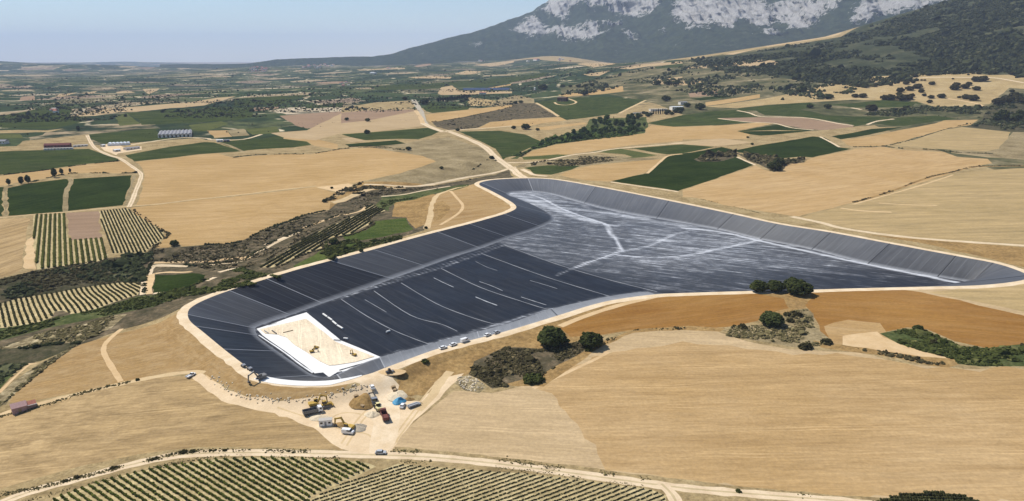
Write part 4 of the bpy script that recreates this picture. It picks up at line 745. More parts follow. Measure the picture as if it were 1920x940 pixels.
# ------------------------------------------------------------------ vegetation
t_ = (1 + 5 ** .5) / 2
ICV = np.array([(-1, t_, 0), (1, t_, 0), (-1, -t_, 0), (1, -t_, 0), (0, -1, t_), (0, 1, t_), (0, -1, -t_), (0, 1, -t_), (t_, 0, -1), (t_, 0, 1), (-t_, 0, -1), (-t_, 0, 1)]) / math.hypot(1, t_)
ICF = np.array([(0, 11, 5), (0, 5, 1), (0, 1, 7), (0, 7, 10), (0, 10, 11), (1, 5, 9), (5, 11, 4), (11, 10, 2), (10, 7, 6), (7, 1, 8), (3, 9, 4), (3, 4, 2), (3, 2, 6), (3, 6, 8), (3, 8, 9), (4, 9, 5), (2, 4, 11), (6, 2, 10), (8, 6, 7), (9, 8, 1)])
def blobs(C, Rr, tint, jit=.35):
    """many small leaf clumps: centres (n,3), radii (n,3) -> merged arrays"""
    n = len(C); a = rng.uniform(0, 6.283, n); ca, sa = np.cos(a)[:, None], np.sin(a)[:, None]
    v = ICV[None] * (1 + rng.uniform(-jit, jit, (n, 12, 1))); x = v[:, :, 0] * ca - v[:, :, 1] * sa; y = v[:, :, 0] * sa + v[:, :, 1] * ca
    v = np.stack([x, y, v[:, :, 2]], -1) * np.asarray(Rr)[:, None, :] + np.asarray(C)[:, None, :]
    f = ICF[None] + (np.arange(n) * 12)[:, None, None]
    return v.reshape(-1, 3), f.reshape(-1, 3), np.repeat(tint, 12)
M['oak'] = mat_leaf('oak_leaves', (.014, .02, .007), (.052, .06, .02), (.11, .115, .042)); M['oakbrown'] = mat_leaf('dry_oak_leaves', (.02, .019, .009), (.058, .052, .022), (.10, .088, .04))
M['poplar'] = mat_leaf('poplar_leaves', (.022, .036, .010), (.06, .085, .022), (.10, .13, .035)); M['cypress'] = mat_leaf('cypress_leaves', (.008, .014, .007), (.02, .03, .014))
M['brush'] = mat_leaf('brush_leaves', (.03, .026, .013), (.085, .072, .035), (.2, .155, .08)); M['greenbrush'] = mat_leaf('green_brush_leaves', (.02, .026, .008), (.06, .068, .02), (.13, .125, .045))
M['wood_leaf'] = mat_leaf('wood_leaves', (.018, .023, .011), (.05, .056, .025), (.10, .10, .05)); M['grey_leaf'] = mat_leaf('grey_brush_leaves', (.06, .052, .022), (.15, .125, .06), (.28, .225, .12))
M['vineleaf'] = mat_leaf('vine_leaf', (.035, .042, .009), (.078, .09, .018), (.14, .15, .036)); M['vineleaf2'] = mat_leaf('yellow_vine_leaf', (.035, .04, .01), (.08, .085, .02), (.135, .135, .038)); M['vinedark'] = mat_leaf('dark_vine_leaf', (.02, .02, .008), (.045, .045, .018), (.08, .075, .03))
M['verge_leaf'] = mat_leaf('verge_leaves', (.07, .062, .026), (.17, .14, .062), (.30, .245, .12)); M['bark'] = mat_plain('bark', .9, .1, (.10, .075, .05), .2)
def crown(kind, seed, n):
    r = np.random.default_rng(seed); d = r.normal(size=(n, 3)); d /= np.linalg.norm(d, axis=1)[:, None]
    lob = r.normal(size=(9, 3)); lob /= np.linalg.norm(lob, axis=1)[:, None]; bump = np.max(np.exp(-(1 - d @ lob.T) * 6), axis=1)
    if kind == 'oak':
        d[:, 2] = np.abs(d[:, 2]) * np.where(r.random(n) < .78, 1, -.75); k = (.70 + .2 * bump) * r.uniform(.82, 1.04, n); c = d * k[:, None] * np.array([1, 1, .82]); c[:, 2] = np.where(c[:, 2] < 0, c[:, 2] * .62, c[:, 2]) + .58; s = r.uniform(.09, .19, n)
    elif kind == 'poplar':
        k = (.62 + .28 * bump) * r.uniform(.75, 1.08, n); c = d * k[:, None] * np.array([.62, .62, 1.05]); c[:, 2] += 1.25; s = r.uniform(.10, .20, n)
    elif kind == 'cypress':
        h = r.random(n) ** .8; a = r.uniform(0, 6.283, n); w = .2 * np.sin(np.clip(h, .02, 1) * 2.6 + .45) * r.uniform(.6, 1.05, n); c = np.stack([np.cos(a) * w, np.sin(a) * w, .12 + h * 1.9], 1); s = r.uniform(.06, .12, n)
    else:
        d[:, 2] = np.abs(d[:, 2]); k = (.6 + .35 * bump) * r.uniform(.7, 1.1, n); c = d * k[:, None] * np.array([1, 1, .75]); c[:, 2] += .06; s = r.uniform(.10, .24, n)
    R3 = np.stack([s, s, s * r.uniform(.6, .95, n)], 1); tint = np.clip(.42 + .22 * r.normal(size=n), 0, 1)
    v, f, tt_ = blobs(c, R3, tint, .42)
    core = dict(oak=((0, 0, .6), (.66, .66, .5)), poplar=((0, 0, 1.25), (.42, .42, .8)), cypress=((0, 0, 1.0), (.13, .13, .85)), bush=((0, 0, .2), (.55, .55, .35)))[kind]
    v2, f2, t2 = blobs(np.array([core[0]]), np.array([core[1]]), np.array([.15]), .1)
    return np.vstack([v, v2]), np.vstack([f, f2 + len(v)]), np.concatenate([tt_, t2])
def trunk(kind):
    b = MB(); hh = dict(oak=.5, poplar=1.0, cypress=.4)[kind]; w = dict(oak=.075, poplar=.06, cypress=.035)[kind]
    b.tube((0, 0, -.08), (.02, .01, hh * .6), w * 1.2, w * .85, 7); 
    if kind != 'cypress':
        for k in range(4): a = k * 1.57 + .4; b.tube((.02, .01, hh * .5), (.3 * math.cos(a), .3 * math.sin(a), hh + .25), w * .6, w * .25, 5)
    return b
PROTO = {}
def proto(kind, mt, var, n):
    key = (kind, mt, var, n)
    if key not in PROTO:
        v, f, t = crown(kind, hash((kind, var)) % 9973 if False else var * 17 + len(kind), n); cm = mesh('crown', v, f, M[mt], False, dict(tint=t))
        tm = trunk(kind).mesh('trunk', M['bark']) if kind != 'bush' else None
        PROTO[key] = (cm, tm)
    return PROTO[key]
def plant(p, w, kind, mt, label, group=None, name=None, n=170, hs=1.0, cat=None):
    cm, tm = proto(kind, mt, random.randrange(4), n); nm = name or dict(oak='oak_tree', poplar='poplar_tree', cypress='cypress_tree', bush='bush')[kind]
    s = (w / 2 * random.uniform(.96, 1.05), w / 2 * random.uniform(.96, 1.05), w / 2 * hs * random.uniform(.95, 1.06)); loc = (p[0], p[1], p[2] - .05 * w)
    if tm is None: o = link(nm, cm, None, loc, random.uniform(0, 6.28), s)
    else:
        o = empty(nm, loc, random.uniform(0, 6.28), sc=s); link('crown', cm, o); link('trunk', tm, o)
    return tag(o, label, cat or ('bush' if kind == 'bush' else 'tree'), group)
def ppm(p): return np.hypot(np.hypot(p[0], p[1]), H - p[2]) / F          # metres per photo pixel at p
def trees(s, ws, kind, mt, labels, group=None, n=170, hs=1.0, name=None):
    pz = Z(s); rank = np.argsort(np.argsort(pz[:, 0])) + 1
    for k, (q, w) in enumerate(zip(ground(pz), ws)):
        plant(q, w * ppm(q), kind, mt, labels.replace('NTH', nth(rank[k])).replace('SIZE', 'big' if w > 13 else ('small' if w < 7 else 'middling')) if isinstance(labels, str) else labels[k], group, name, n, hs)
BIG = 420
trees('P 1032,647 1108,650', (56, 46), 'oak', 'oak', ('largest round dark holm oak, at the upper end of the dark scrub patch', 'round dark holm oak right of the largest one, at the tip of the scrub patch'), 'holm oaks by the scrub patch', BIG, .95)
trees('P 1000,714 1103,657 797,679 1060,640 1028,650', (40, 15, 15, 16, 14), 'bush', 'greenbrush', ('big green bush at the lower edge of the dark scrub patch', 'small dark bush at the foot of the second large holm oak', 'lone dark bush on the corner of the rim road above the work yard', 'low bush between the two large holm oaks', 'small bush at the foot of the largest holm oak'), None, 220)
trees('P 1421,546 1452,546 1488,545 1497,552', (34, 36, 40, 46), 'oak', 'oak', ('leftmost dark oak of the clump on the reservoir rim', 'middle dark oak of the clump on the reservoir rim', 'rear oak at the right end of the rim clump', 'front oak at the right end of the rim clump'), 'oak clump on the reservoir rim', BIG, .85)
trees('P 1445,609', (45,), 'oak', 'oak', 'broad dark oak in the stony scrub patch between the orange fields', None, BIG, .8)
trees('P 1476,592 1495,593 1482,603 1392,615 1377,613 1549,643 1510,652', (16, 18, 15, 18, 9, 22, 26), 'bush', 'oakbrown', ('small round bush behind the broad oak', 'low bush right of the broad oak', 'small bush touching the right side of the broad oak', 'round bush at the left end of the stony scrub patch', 'tiny bush at the far left of the stony scrub patch', 'green bush at the right corner of the stony scrub patch', 'flat bush on the lower edge of the stony scrub patch'), None, 200, 1.1)
trees('P 1721,621', (19,), 'oak', 'oak', 'lone round oak at the top of the green scrub band on the right', None, 250, .9)
trees('P 1698,618 1735,621 1754,638 1750,644 1918,648', (5, 7, 10, 15, 9), 'bush', 'oakbrown', ('tiny bush left of the lone round oak', 'small bush right of the lone round oak', 'reddish bush in the green scrub band', 'dark bush inside the green scrub band', 'bush at the very right edge above the scrub band'), None, 120, 1.1)
trees('P 609,379 622,354 799,429 677,472 626,458 327,461 688,251 766,282 828,317 858,246 922,298', (11, 7, 8, 11, 20, 17, 13, 13, 9, 9, 11), 'oak', 'oak', ('dark lone tree on the lower golden field edge above the gully', 'small dark tree on the pale yard at the end of the field track', 'small dark tree at the foot of the pale bend track', 'small tree on the bright green meadow by the rim', 'dark tree at the notch in the terraced vines', 'sparse tree at the field corner beside the striped vineyard', 'round tree above the strip vineyard left of the lane', 'round tree at the point of the wide golden field', 'small tree in the grey grassland hollow', 'tree on the track right of the pale lane', 'dark tree beside the lane before the reservoir'), None, 150, .9)
trees('P 17,348 40,345 53,344 102,333 116,328 132,324 147,246', (11, 13, 14, 15, 11, 7, 9), 'poplar', 'oak', ('tall dark tree at the left edge of the narrow orange field', 'loose tree behind the left green plot', 'dense tree behind the left green plot', 'leaning tree at the end of the field bank', 'spreading tree on the field bank', 'slim tree above the field bank', 'dark upright tree in the far meadow'), None, 150, .95)
trees('P 689,228 650,226 759,188 795,196 966,195 977,194 1096,179 1106,175 1113,174 963,242 986,243 1008,245 1018,169 1249,190 1232,159 1253,160 1268,160 1288,201 1312,206 1552,186 1503,174 1552,204 1518,203 1402,259 1410,272 1460,310 1486,306 1452,320 1474,308 1055,164 1069,164 1084,164 1098,163 1110,162',
      (11, 10, 11, 19, 9, 10, 17, 7, 6, 11, 19, 9, 19, 18, 14, 15, 17, 15, 21, 15, 19, 14, 13, 6, 7, 23, 12, 27, 8, 10, 9, 10, 9, 11), 'oak', 'oak', 'SIZE dark round tree among the far fields, NTH from the left of its kind', 'dark trees standing among the far fields', 130, .95)
OAKS = [(60, 430, 60), (175, 412, 30), (210, 412, 30), (250, 410, 28), (410, 417, 45), (485, 392, 26), (530, 368, 36), (562, 357, 28), (580, 402, 70), (655, 388, 52), (705, 447, 95), (618, 470, 85), (515, 487, 85), (745, 492, 70), (780, 532, 50), (100, 547, 90), (20, 545, 75), (345, 570, 95), (410, 572, 110), (530, 580, 120), (600, 572, 110), (640, 542, 70), (500, 520, 65), (855, 557, 65), (840, 607, 62), (865, 407, 65), (750, 362, 30), (787, 362, 30), (970, 552, 85), (1165, 552, 42), (1240, 562, 90), (1320, 580, 110), (1112, 462, 105), (1130, 425, 75), (1230, 447, 90), (1270, 412, 65), (1355, 467, 80), (1345, 370, 95), (1425, 368, 100), (1745, 487, 52), (1770, 542, 100), (1675, 547, 50), (1600, 620, 120), (1700, 600, 110), (1790, 580, 100), (1860, 610, 120), (200, 692, 130), (545, 697, 70), (1095, 347, 26), (670, 322, 60), (835, 292, 18), (1265, 300, 30), (1315, 285, 40), (1380, 290, 50), (1500, 295, 40), (1560, 290, 60), (1740, 295, 60)]
trees('A6 ' + ' '.join('%d,%d' % (a, b) for a, b, c in OAKS), [c / 5.875 for a, b, c in OAKS], 'oak', 'oakbrown', 'SIZE dark holm oak in the dry hillside pasture, NTH from the left there', 'holm oaks in the dry pasture', 150, .8)
trees('A6 1640,800 1590,805 1800,805 1830,760', (21, 17, 16, 13), 'oak', 'oak', ('tall dark tree at the right edge, above the olive field', 'bushy tree left of the tall dark tree at the right edge', 'upright tree right of the tall dark tree at the right edge', 'small tree behind the upright one at the right edge'), None, 200, 1.25)
trees('A4 1560,735 1585,735 1612,730 1635,730 1660,725 1683,725 962,792 1065,772 1120,785 1020,780', (9, 9, 10, 9, 10, 9, 6, 6, 5, 5), 'cypress', 'cypress', 'dark narrow cypress near the white villa, NTH from the left', 'cypresses near the white villa', 120, 1.0)
trees('A3 ' + ' '.join('%d,%d' % (1070 + 26 * k, 600 - 3.2 * k) for k in range(14)), [9] * 14, 'poplar', 'cypress', 'dark tree in the tall hedge beyond the lane, NTH from the left', 'trees of the tall hedge beyond the lane', 90, .9)
gp = on_plane(np.zeros((1, 2)) + 1, 0)
GV = Z('B4 480,225 560,150 700,120 800,60 900,0 1000,-40 1380,-40 1490,10 1450,100 1200,150 850,195'); gg = []
while len(gg) < 62:
    q = (rng.uniform(1040, 1216), rng.uniform(222, 272))
    if inside(np.array([q]), GV)[0]: gg.append(q)
trees('P ' + ' '.join('%.1f,%.1f' % q for q in sorted(gg, key=lambda q: q[1])), [random.uniform(11, 19) for _ in gg], 'poplar', 'poplar', 'leafy green tree in the stream wood, NTH from the left', 'trees of the green stream wood', 130, .62)
trees('A4 1480,740 1500,760 1530,745 1700,735 1720,720 1760,740 1800,715 1830,700 1850,720 1870,690 1450,730 1420,760', (10, 11, 9, 10, 12, 10, 11, 12, 10, 11, 9, 8), 'oak', 'oak', 'dark garden tree round the white villa, NTH from the left', 'garden trees of the villa', 130, 1.0)
trees('N1 1010,672 1060,668 1160,660 1185,660 1240,660 860,705 840,712 620,760 640,755 420,812 360,830 1590,665', (15, 12, 7, 7, 9, 11, 9, 12, 9, 12, 10, 8), 'bush', 'oakbrown', 'dry bush on the foreground road verge, NTH from the left', 'bushes along the foreground road', 110, .9)
trees('P 1384,922', (12,), 'bush', 'oak', 'small dark bush standing alone beside the foreground road on the right', None, 120, 1.1)
trees('P 258,713', (9,), 'bush', 'oak', 'small dark bush beside the pale track left of the work yard', None, 100, 1.1)
# --- scrub that nobody could count
def scatter(name, label, mt, s, n0, size0, clump=.55, sc=60, cell=1, squash=.75, seed=1, minr=.25):
    """clumps of brush spread unevenly through the outlines"""
    near = size0 < 1.2; n = int(n0 * (2.2 if near else 1.3)); size = size0 * (.58 if near else .9); squash = squash * (.8 if near else 1); P = []
    for q in (s if isinstance(s, list) else [s]):
        poly = Z(q); lo, hi = np.maximum(poly.min(0), (-60, -200)), np.minimum(poly.max(0), (1990, 1000)); k = int(n * 3.0)
        c = rng.uniform(lo, hi, (k, 2)); P.append(c[inside(c, poly)])
    P = np.vstack(P); g = ground(P); nz = fbm(g[:, 0] / sc + 50, g[:, 1] / sc + 50, 4, seed); g = g[nz > np.quantile(nz, clump)]
    if len(g) > n: g = g[rng.permutation(len(g))[:n]]
    dist = np.hypot(g[:, 0], g[:, 1]); r = np.maximum(size * rng.lognormal(0, .55, len(g)), minr * dist / F)
    R3 = np.stack([r, r * rng.uniform(.75, 1.25, len(g)), r * squash * rng.uniform(.7, 1.2, len(g))], 1); g[:, 2] += R3[:, 2] * .45
    v, f, t = blobs(g, R3, np.clip(.45 + .25 * rng.normal(size=len(g)) + .5 * (fbm(g[:, 0] / 12, g[:, 1] / 12, 3, 4) - .5), 0, 1), .5)
    tag(link(name, mesh(name, v, f, M[mt], False, dict(tint=t))), label, None, None, 'stuff')
GU = 'G1 -200,320 G1 0,255 G1 230,205 G1 400,158 M1 600,545 M1 800,522 M1 850,475 G2 300,400 G2 600,380 G2 850,360 G2 1140,345 G2 1280,302 G2 1590,165 G2 1880,80 G3 60,530 G3 240,455 G3 430,390 G3 690,335 G3 1100,180 G3 1200,200 G3 1000,320 G3 600,490 G3 230,700 G3 0,830 G2 1380,590 G2 900,640 G2 650,560 G2 300,530 G2 220,600 G2 190,860 G1 1560,350 G1 1500,270 G1 900,345 G1 600,405 G1 -200,540'
scatter('gully_scrub', 'dark heathy scrub filling the gully', 'brush', GU, 6500, .75, .3, 25)
scatter('gully_scrub', 'dark thicket along the gully above the rim', 'wood_leaf', ['G1 400,165 1200,70 1450,-10 1590,70 1590,420 1540,330 1500,275 1000,335 600,400 100,480 0,420', 'G2 -60,440 180,440 270,400 280,520 190,700 180,880 20,920 -60,700'], 2600, 1.0, .35, 30)
scatter('green_brush', 'green brush on the slope below the left rim', 'greenbrush', ['G1 -100,850 100,800 580,700 780,650 1130,575 1540,450 1900,410 2100,330 2300,250 2200,400 1700,555 1300,630 900,715 500,790 0,925', 'G2 720,790 1000,660 1250,600 1360,640 1700,700 1500,760 1200,820 800,900 400,935 300,900'], 3000, .75, .35, 25)
scatter('green_brush', 'brush strip behind the left rim', 'greenbrush', ['B3 430,815 800,770 1300,690 1420,690 1380,700 1000,780 800,840 600,880 450,950 G3 1330,330 1250,260', 'G3 700,600 640,680 700,720 900,640 1200,600 1200,660 1500,590 1490,640 1000,760 700,860 600,800'], 1500, .85, .4, 25)
scatter('gully_scrub', 'scrub along the track at the head of the gully', 'brush', ['B3 0,780 B3 250,700 B3 700,715 B3 330,740 B3 200,790', 'B3 330,750 B3 700,730 B3 1300,670 B3 1500,610 B3 900,730 B3 430,810 B3 200,830 B3 0,900', 'G3 600,230 B3 0,740 B3 250,650 B3 150,720 G3 760,200'], 1500, .8, .3, 20)
scatter('rubble_brush', 'pale tufts and stones on the eroded bank', 'grey_leaf', ['G4 0,190 440,30 900,-60 1250,-170 1230,-30 900,130 600,140 0,210', 'G4 880,140 560,370 170,690 0,840 0,760 150,560 640,260'], 1500, .6, .3, 14)
scatter('gully_scrub', 'dark scrub at the left edge below the eroded bank', 'wood_leaf', 'G4 -100,400 0,395 300,365 230,410 20,620 -100,720', 700, .9, .2, 20)
scatter('scrub_patch', 'heathy scrub in the patch beside the rim road', 'brush', 'N2 735,175 900,95 1080,105 1300,62 1345,62 1335,108 1130,236 1000,295 835,315 765,268 705,240', 1700, .55, .25, 16)
scatter('scrub_patch', 'tufts in the stony patch between the orange fields', 'grey_leaf', 'H2 70,665 370,645 480,645 640,570 760,490 890,470 960,525 975,660 1170,820 1170,850 900,890 700,870 300,800 10,765', 900, .6, .3, 16)
scatter('scrub_band', 'green scrub band at the right edge of the orange field', 'greenbrush', 'G5 300,388 600,345 780,355 1000,445 1200,535 1500,550 1880,510 2000,510 2000,735 1400,740 1150,712 1120,668 800,588 500,498', 2600, .7, .25, 14)
scatter('dry_brush', 'dry brush strip along the top of the big foreground field', 'brush', ['G5 0,540 500,608 750,650 1100,680 1150,720 850,735 500,655 250,615', 'P 1130,640 1190,618 1290,611 1350,616 1290,618 1190,623 1120,652 1030,715 1020,700'], 420, .6, .5, 12)
scatter('dry_brush', 'scrub on the knolls between the dark vineyards', 'brush', ['B5 190,390 350,355 540,318 590,340 550,385 400,425 190,425', 'B5 620,350 840,358 1000,373 1120,403 1340,398 1330,438 1150,455 1090,525 1000,540 850,465 730,420'], 900, 1.3, .3, 30)
scatter('dry_brush', 'scrub at the right edge above the olive field', 'wood_leaf', ['B6 1260,50 1330,20 A6 1420,800 A6 1500,660 A6 1560,590 A6 1720,530 A6 1950,510 B6 1950,100 B6 1730,98', 'A6 300,690 700,640 1100,655 1500,650 1400,770 1150,780 700,720 500,760 100,740'], 2200, 1.5, .35, 40)
scatter('dry_brush', 'grey brush on the knoll right of the lane', 'brush', ['A3 1010,825 1300,775 1880,665 A4 0,620 A4 250,615 A4 490,755 A4 0,785 A3 1870,800 A3 1640,815 A3 1500,880 A3 1200,905', 'B4 200,445 650,370 1400,390 1000,440 650,480 220,480'], 1300, 1.0, .4, 40)
scatter('stream_brush', 'brush under the stream wood', 'poplar', ['B4 420,200 540,140 700,130 860,90 1440,60 1470,110 1250,150 850,192 480,232', 'B4 -40,380 130,330 330,215 480,150 500,225 300,290 100,355 0,395'], 1500, 1.5, .2, 40)
def hedge(name, label, mt, s, n, size, off=1.5):
    g = ground(Z(s)); p = smooth_line(g, 12); i = rng.uniform(0, len(p) - 1.01, n); a = i.astype(int); q = p[a] + (p[np.minimum(a + 1, len(p) - 1)] - p[a]) * (i - a)[:, None]
    nz = fbm(q[:, 0] / 14, q[:, 1] / 14, 3, 3); q = q[nz > .42]; n = len(q); q[:, :2] += rng.normal(0, off * .5, (n, 2)); q[:, 2] = hfun(q[:, 0], q[:, 1]); r = size * rng.lognormal(0, .35, n); q[:, 2] += r * .3
    v, f, t = blobs(q, np.stack([r, r, r * .8], 1), np.clip(.4 + .25 * rng.normal(size=n), 0, 1), .4); tag(link(name, mesh(name, v, f, M[mt], False, dict(tint=t))), label, None, None, 'stuff')
for s, n, z, lb in (('N1 0,905 200,868 420,815 640,760 860,703 1050,668 1400,660 1700,664', 420, .42, 'brush along the upper verge of the foreground road'), ('N2 280,660 600,682 900,716 1150,750 1400,780 1880,842 N3 300,872 700,908', 420, .38, 'brush along the field side of the foreground road'), ('N1 150,935 640,808 900,745 1200,698 1880,704', 260, .3, 'dry weeds between road and left vineyard'), ('N2 320,722 600,735 900,760 1300,810 1700,870 1780,900', 240, .3, 'dry weeds between road and middle vineyard'),
        ('N1 0,475 180,432 400,362 560,318 720,280', 160, .5, 'dry hedge along the pale track by the barn'), ('B2 700,385 800,372 1000,355 1300,348 1550,345 1830,300 B3 0,293 330,275 700,308', 420, .8, 'dark hedge along the top of the wide golden field'), ('M1 735,275 830,345 905,395 930,405 900,440 850,475', 160, .7, 'dark hedge round the striped vineyard'), ('B6 0,880 400,762 800,612 1100,543 1350,486 1880,476', 420, .7, 'weedy ditch between the two big right-hand fields'),
        ('B6 0,270 330,258 600,200 1000,78 1290,12', 300, .8, 'dark hedge below the rising orange field'), ('B6 330,262 520,285 850,300 1150,330 1600,345', 260, .9, 'dark hedge below the olive field'), ('M3 60,207 300,262 420,293', 60, .5, 'weeds along the far rim road'), ('B1 1310,425 900,468 500,525 200,560 0,582', 300, .9, 'dark edge of the green vineyard by the farm'), ('B1 350,655 620,590 800,560 1300,558 1500,555', 260, .9, 'brush on the field bank'), ('B3 700,300 400,265 90,268', 160, .9, 'brush along the strip vineyards'), ('B3 1450,520 1650,400 1700,420', 120, 1.0, 'dark hedge beside the lane bend'), ('M1 850,470 G2 300,375 450,240 380,190', 90, .6, 'weeds at the striped vineyard corner'),
        ('G2 1880,62 1590,148 1280,290 1140,332 850,347', 260, .8, 'dark hedge on the lip of the gully'), ('G3 690,312 430,372 240,442 60,512', 200, .8, 'dark hedge on the lip of the upper gully'), ('G2 640,566 760,580 1000,550 1250,522 1400,432 1520,382', 200, .75, 'dark hedge between the two pale gully lanes'), ('G3 0,700 150,636 350,550 640,432 820,364 1040,322 1120,255', 300, .8, 'upper hedge of the gully terraces'), ('G3 0,870 230,725 450,585 700,475 1000,345 1150,238', 260, .74, 'hedge along the top of the terraced vines'), ('G3 100,965 430,806 630,745 610,690 760,625 950,588 1100,520 1180,470 1120,430 1200,375 1310,335', 300, .74, 'hedge along the foot of the terraced vines'), ('G2 255,560 215,640 188,760 186,885', 110, .8, 'hedge beside the pale bare strip'), ('G4 0,215 300,190 600,150 880,138', 160, .8, 'hedge above the dark scrub'), ('A3 1000,815 1300,775 1880,652', 180, 1.1, 'hedge below the orange strip'), ('B4 90,380 240,290 400,215', 110, 1.5, 'dark brush along the stream'), ('A5 0,238 300,216 550,202 900,198 1120,160', 120, 1.8, 'hedge below the pale hillside field'), ('A4 700,215 1000,195 1500,140', 100, 2.2, 'trees along the far pale plots')): hedge('hedgerow', lb, 'verge_leaf' if z < .6 else ('brush' if z < .75 else 'wood_leaf'), s, int(n * (2.2 if z < .6 else 1.7)), z * (.55 if z < .6 else .72))
scatter('hillside_wood_trees', 'oak wood on the right hillside', 'wood_leaf', 'P 1290,113 1400,100 1577,70 1790,-4 1990,-55 1990,140 1900,147 1830,135 1770,146 1700,155 1620,165 1570,159 1500,152 1420,138 1340,132', 20000, 2.4, .2, 130, 1, .85, 4, .6)
scatter('hillside_scrub_trees', 'scattered oaks and scrub on the middle hillside', 'wood_leaf', 'P 1050,180 1100,150 1290,114 1420,138 1500,152 1620,168 1560,186 1400,190 1300,176 1200,160 1130,172', 2600, 2.2, .5, 90, 1, .9, 6, .8)
scatter('plain_trees', 'trees and hedges dotted over the far plain', 'wood_leaf', 'P -40,240 0,232 330,222 560,220 800,205 960,200 1060,150 1200,125 1280,108 1000,118 760,120 460,126 0,124 -40,124', 13000, 1.3, .38, 150, 1, .8, 8, .32)
scatter('plain_trees', 'hedges and low trees between the middle plots', 'wood_leaf', 'P 0,262 0,235 330,222 560,222 800,205 960,200 1060,150 1200,130 1300,170 1300,210 1100,220 900,250 700,250 560,250 300,262', 450, .9, .7, 60, 1, .9, 12, .45)
# --- vineyards: each row is one thing
def rows(key, d0, q0, q1, n, name, label, group, mt, step, w, h, inset=.6, byu=True):
    made = []
    poly = REGW[key]; a = ground(Z(d0)); dr = (a[1] - a[0])[:2]; dr /= np.linalg.norm(dr); nn = np.array([-dr[1], dr[0]]); b = ground(np.vstack([Z(q0), Z(q1)]))[:, :2]; pit = abs((b[1] - b[0]) @ nn) / n
    c = poly @ nn; k0 = b[0] @ nn; js = range(int(math.ceil((c.min() - k0) / pit)), int((c.max() - k0) / pit) + 1); cnt = 0
    for j in js:
        off = k0 + j * pit; u, vv = poly @ dr, c - off; xs = []
        for i in range(len(poly)):
            i2 = (i + 1) % len(poly)
            if (vv[i] > 0) != (vv[i2] > 0): xs.append(u[i] + (u[i2] - u[i]) * vv[i] / (vv[i] - vv[i2]))
        xs.sort()
        for s0, s1 in zip(xs[::2], xs[1::2]):
            s0 += inset; s1 -= inset
            if s1 - s0 < 4: continue
            t = np.arange(s0, s1, step); t = t + rng.normal(0, step * .12, len(t)); 
            if len(t) < 2: continue
            P = t[:, None] * dr + off * nn + rng.normal(0, .09, (len(t), 1)) * nn
            pr_ = project(np.column_stack([P, np.full(len(P), -10.0)]))
            if (pr_[:, 0] < -30).all() or (pr_[:, 1] > 985).all(): continue
            g = np.column_stack([P, hfun(P[:, 0], P[:, 1]) + h * .5]); r = rng.uniform(.85, 1.15, (len(t), 3)) * np.array([w / 2, w / 2, h / 2]); along = np.maximum(r[:, 0], step * .62)
            v0 = ICV[None] * (1 + rng.uniform(-.28, .28, (len(t), 12, 1))); X = v0[:, :, 0] * along[:, None]; Y = v0[:, :, 1] * r[:, 1][:, None]
            v = np.stack([X * dr[0] + Y * nn[0], X * dr[1] + Y * nn[1], v0[:, :, 2] * r[:, 2][:, None]], -1) + g[:, None, :]; org = g.mean(0); org[2] -= h * .5
            f = (ICF[None] + (np.arange(len(t)) * 12)[:, None, None]).reshape(-1, 3); tint = np.repeat(np.clip(.45 + .2 * rng.normal(size=len(t)) + .3 * (fbm(P[:, 0] / 30, P[:, 1] / 30, 3, 9) - .5), 0, 1), 12)
            made.append((pr_[0, 0] * (1 if byu else 0) + pr_[:, 1].mean() * (0 if byu else 1), tag(link(name, mesh(name, v.reshape(-1, 3) - org, f, M[mt], False, dict(tint=tint)), None, tuple(org)), label, 'vine row', group)))
    made.sort(key=lambda q: q[0])
    for k, (q, o) in enumerate(made): o['label'] = label.replace('NTH', nth(k + 1))
    return len(made)
REGW = {k: ground(Z(s))[:, :2] for k, s in VY.items()}
NROW = [rows('v5', 'P 375,866 460,917', 'P 270.6,886.8', 'P 406.8,864.5', 9, 'vine_row', 'row of green vines, NTH from the left in the left foreground vineyard', 'vine rows in the left foreground vineyard', 'vineleaf', .85, 1.0, 1.0),
        rows('v6', 'P 742,879 580,930', 'P 736.5,878.5', 'P 848,884.5', 6.4, 'vine_row', 'row of small sparse vines, NTH from the left in the middle foreground vineyard', 'vine rows in the middle foreground vineyard', 'vinedark', .8, .5, .52),
        rows('v1', 'M1 292,302 285,590', 'P 68,505', 'P 199,489', 12, 'vine_row', 'row of yellow-green vines, NTH from the left around the brown square plot', 'vine rows around the brown square plot', 'vineleaf2', 1.4, 2.3, 1.3),
        rows('v2', 'M1 590,280 690,512', 'M1 625,512', 'M1 800,509', 8, 'vine_row', 'row of dark vines, NTH from the left in the plot right of the brown square', 'vine rows right of the brown square plot', 'vinedark', 1.4, 1.6, 1.1),
        rows('v3', 'G1 340,470 440,700', 'G1 60,520', 'G1 1480,290', 26, 'vine_row', 'row of dark vines, NTH from the left in the strip below the dark gully', 'vine rows in the strip below the gully', 'vinedark', 1.4, 1.5, 1.1),
        rows('v4', 'G3 100,885 1140,300', 'G3 600,540', 'G3 690,650', 6, 'vine_row', 'long row of dark vines, NTH from the top on the terraced strip', 'vine rows on the terraced strip', 'vinedark', 1.6, 2.5, 1.3, byu=False),
        rows('v7', 'P 1650,945 1800,948', 'P 1740,930', 'P 1740,962', 6, 'vine_row', 'row of leafy vines, NTH from the left in the bottom right plot', 'vine rows in the bottom right plot', 'vinedark', .9, 1.3, 1.0)]
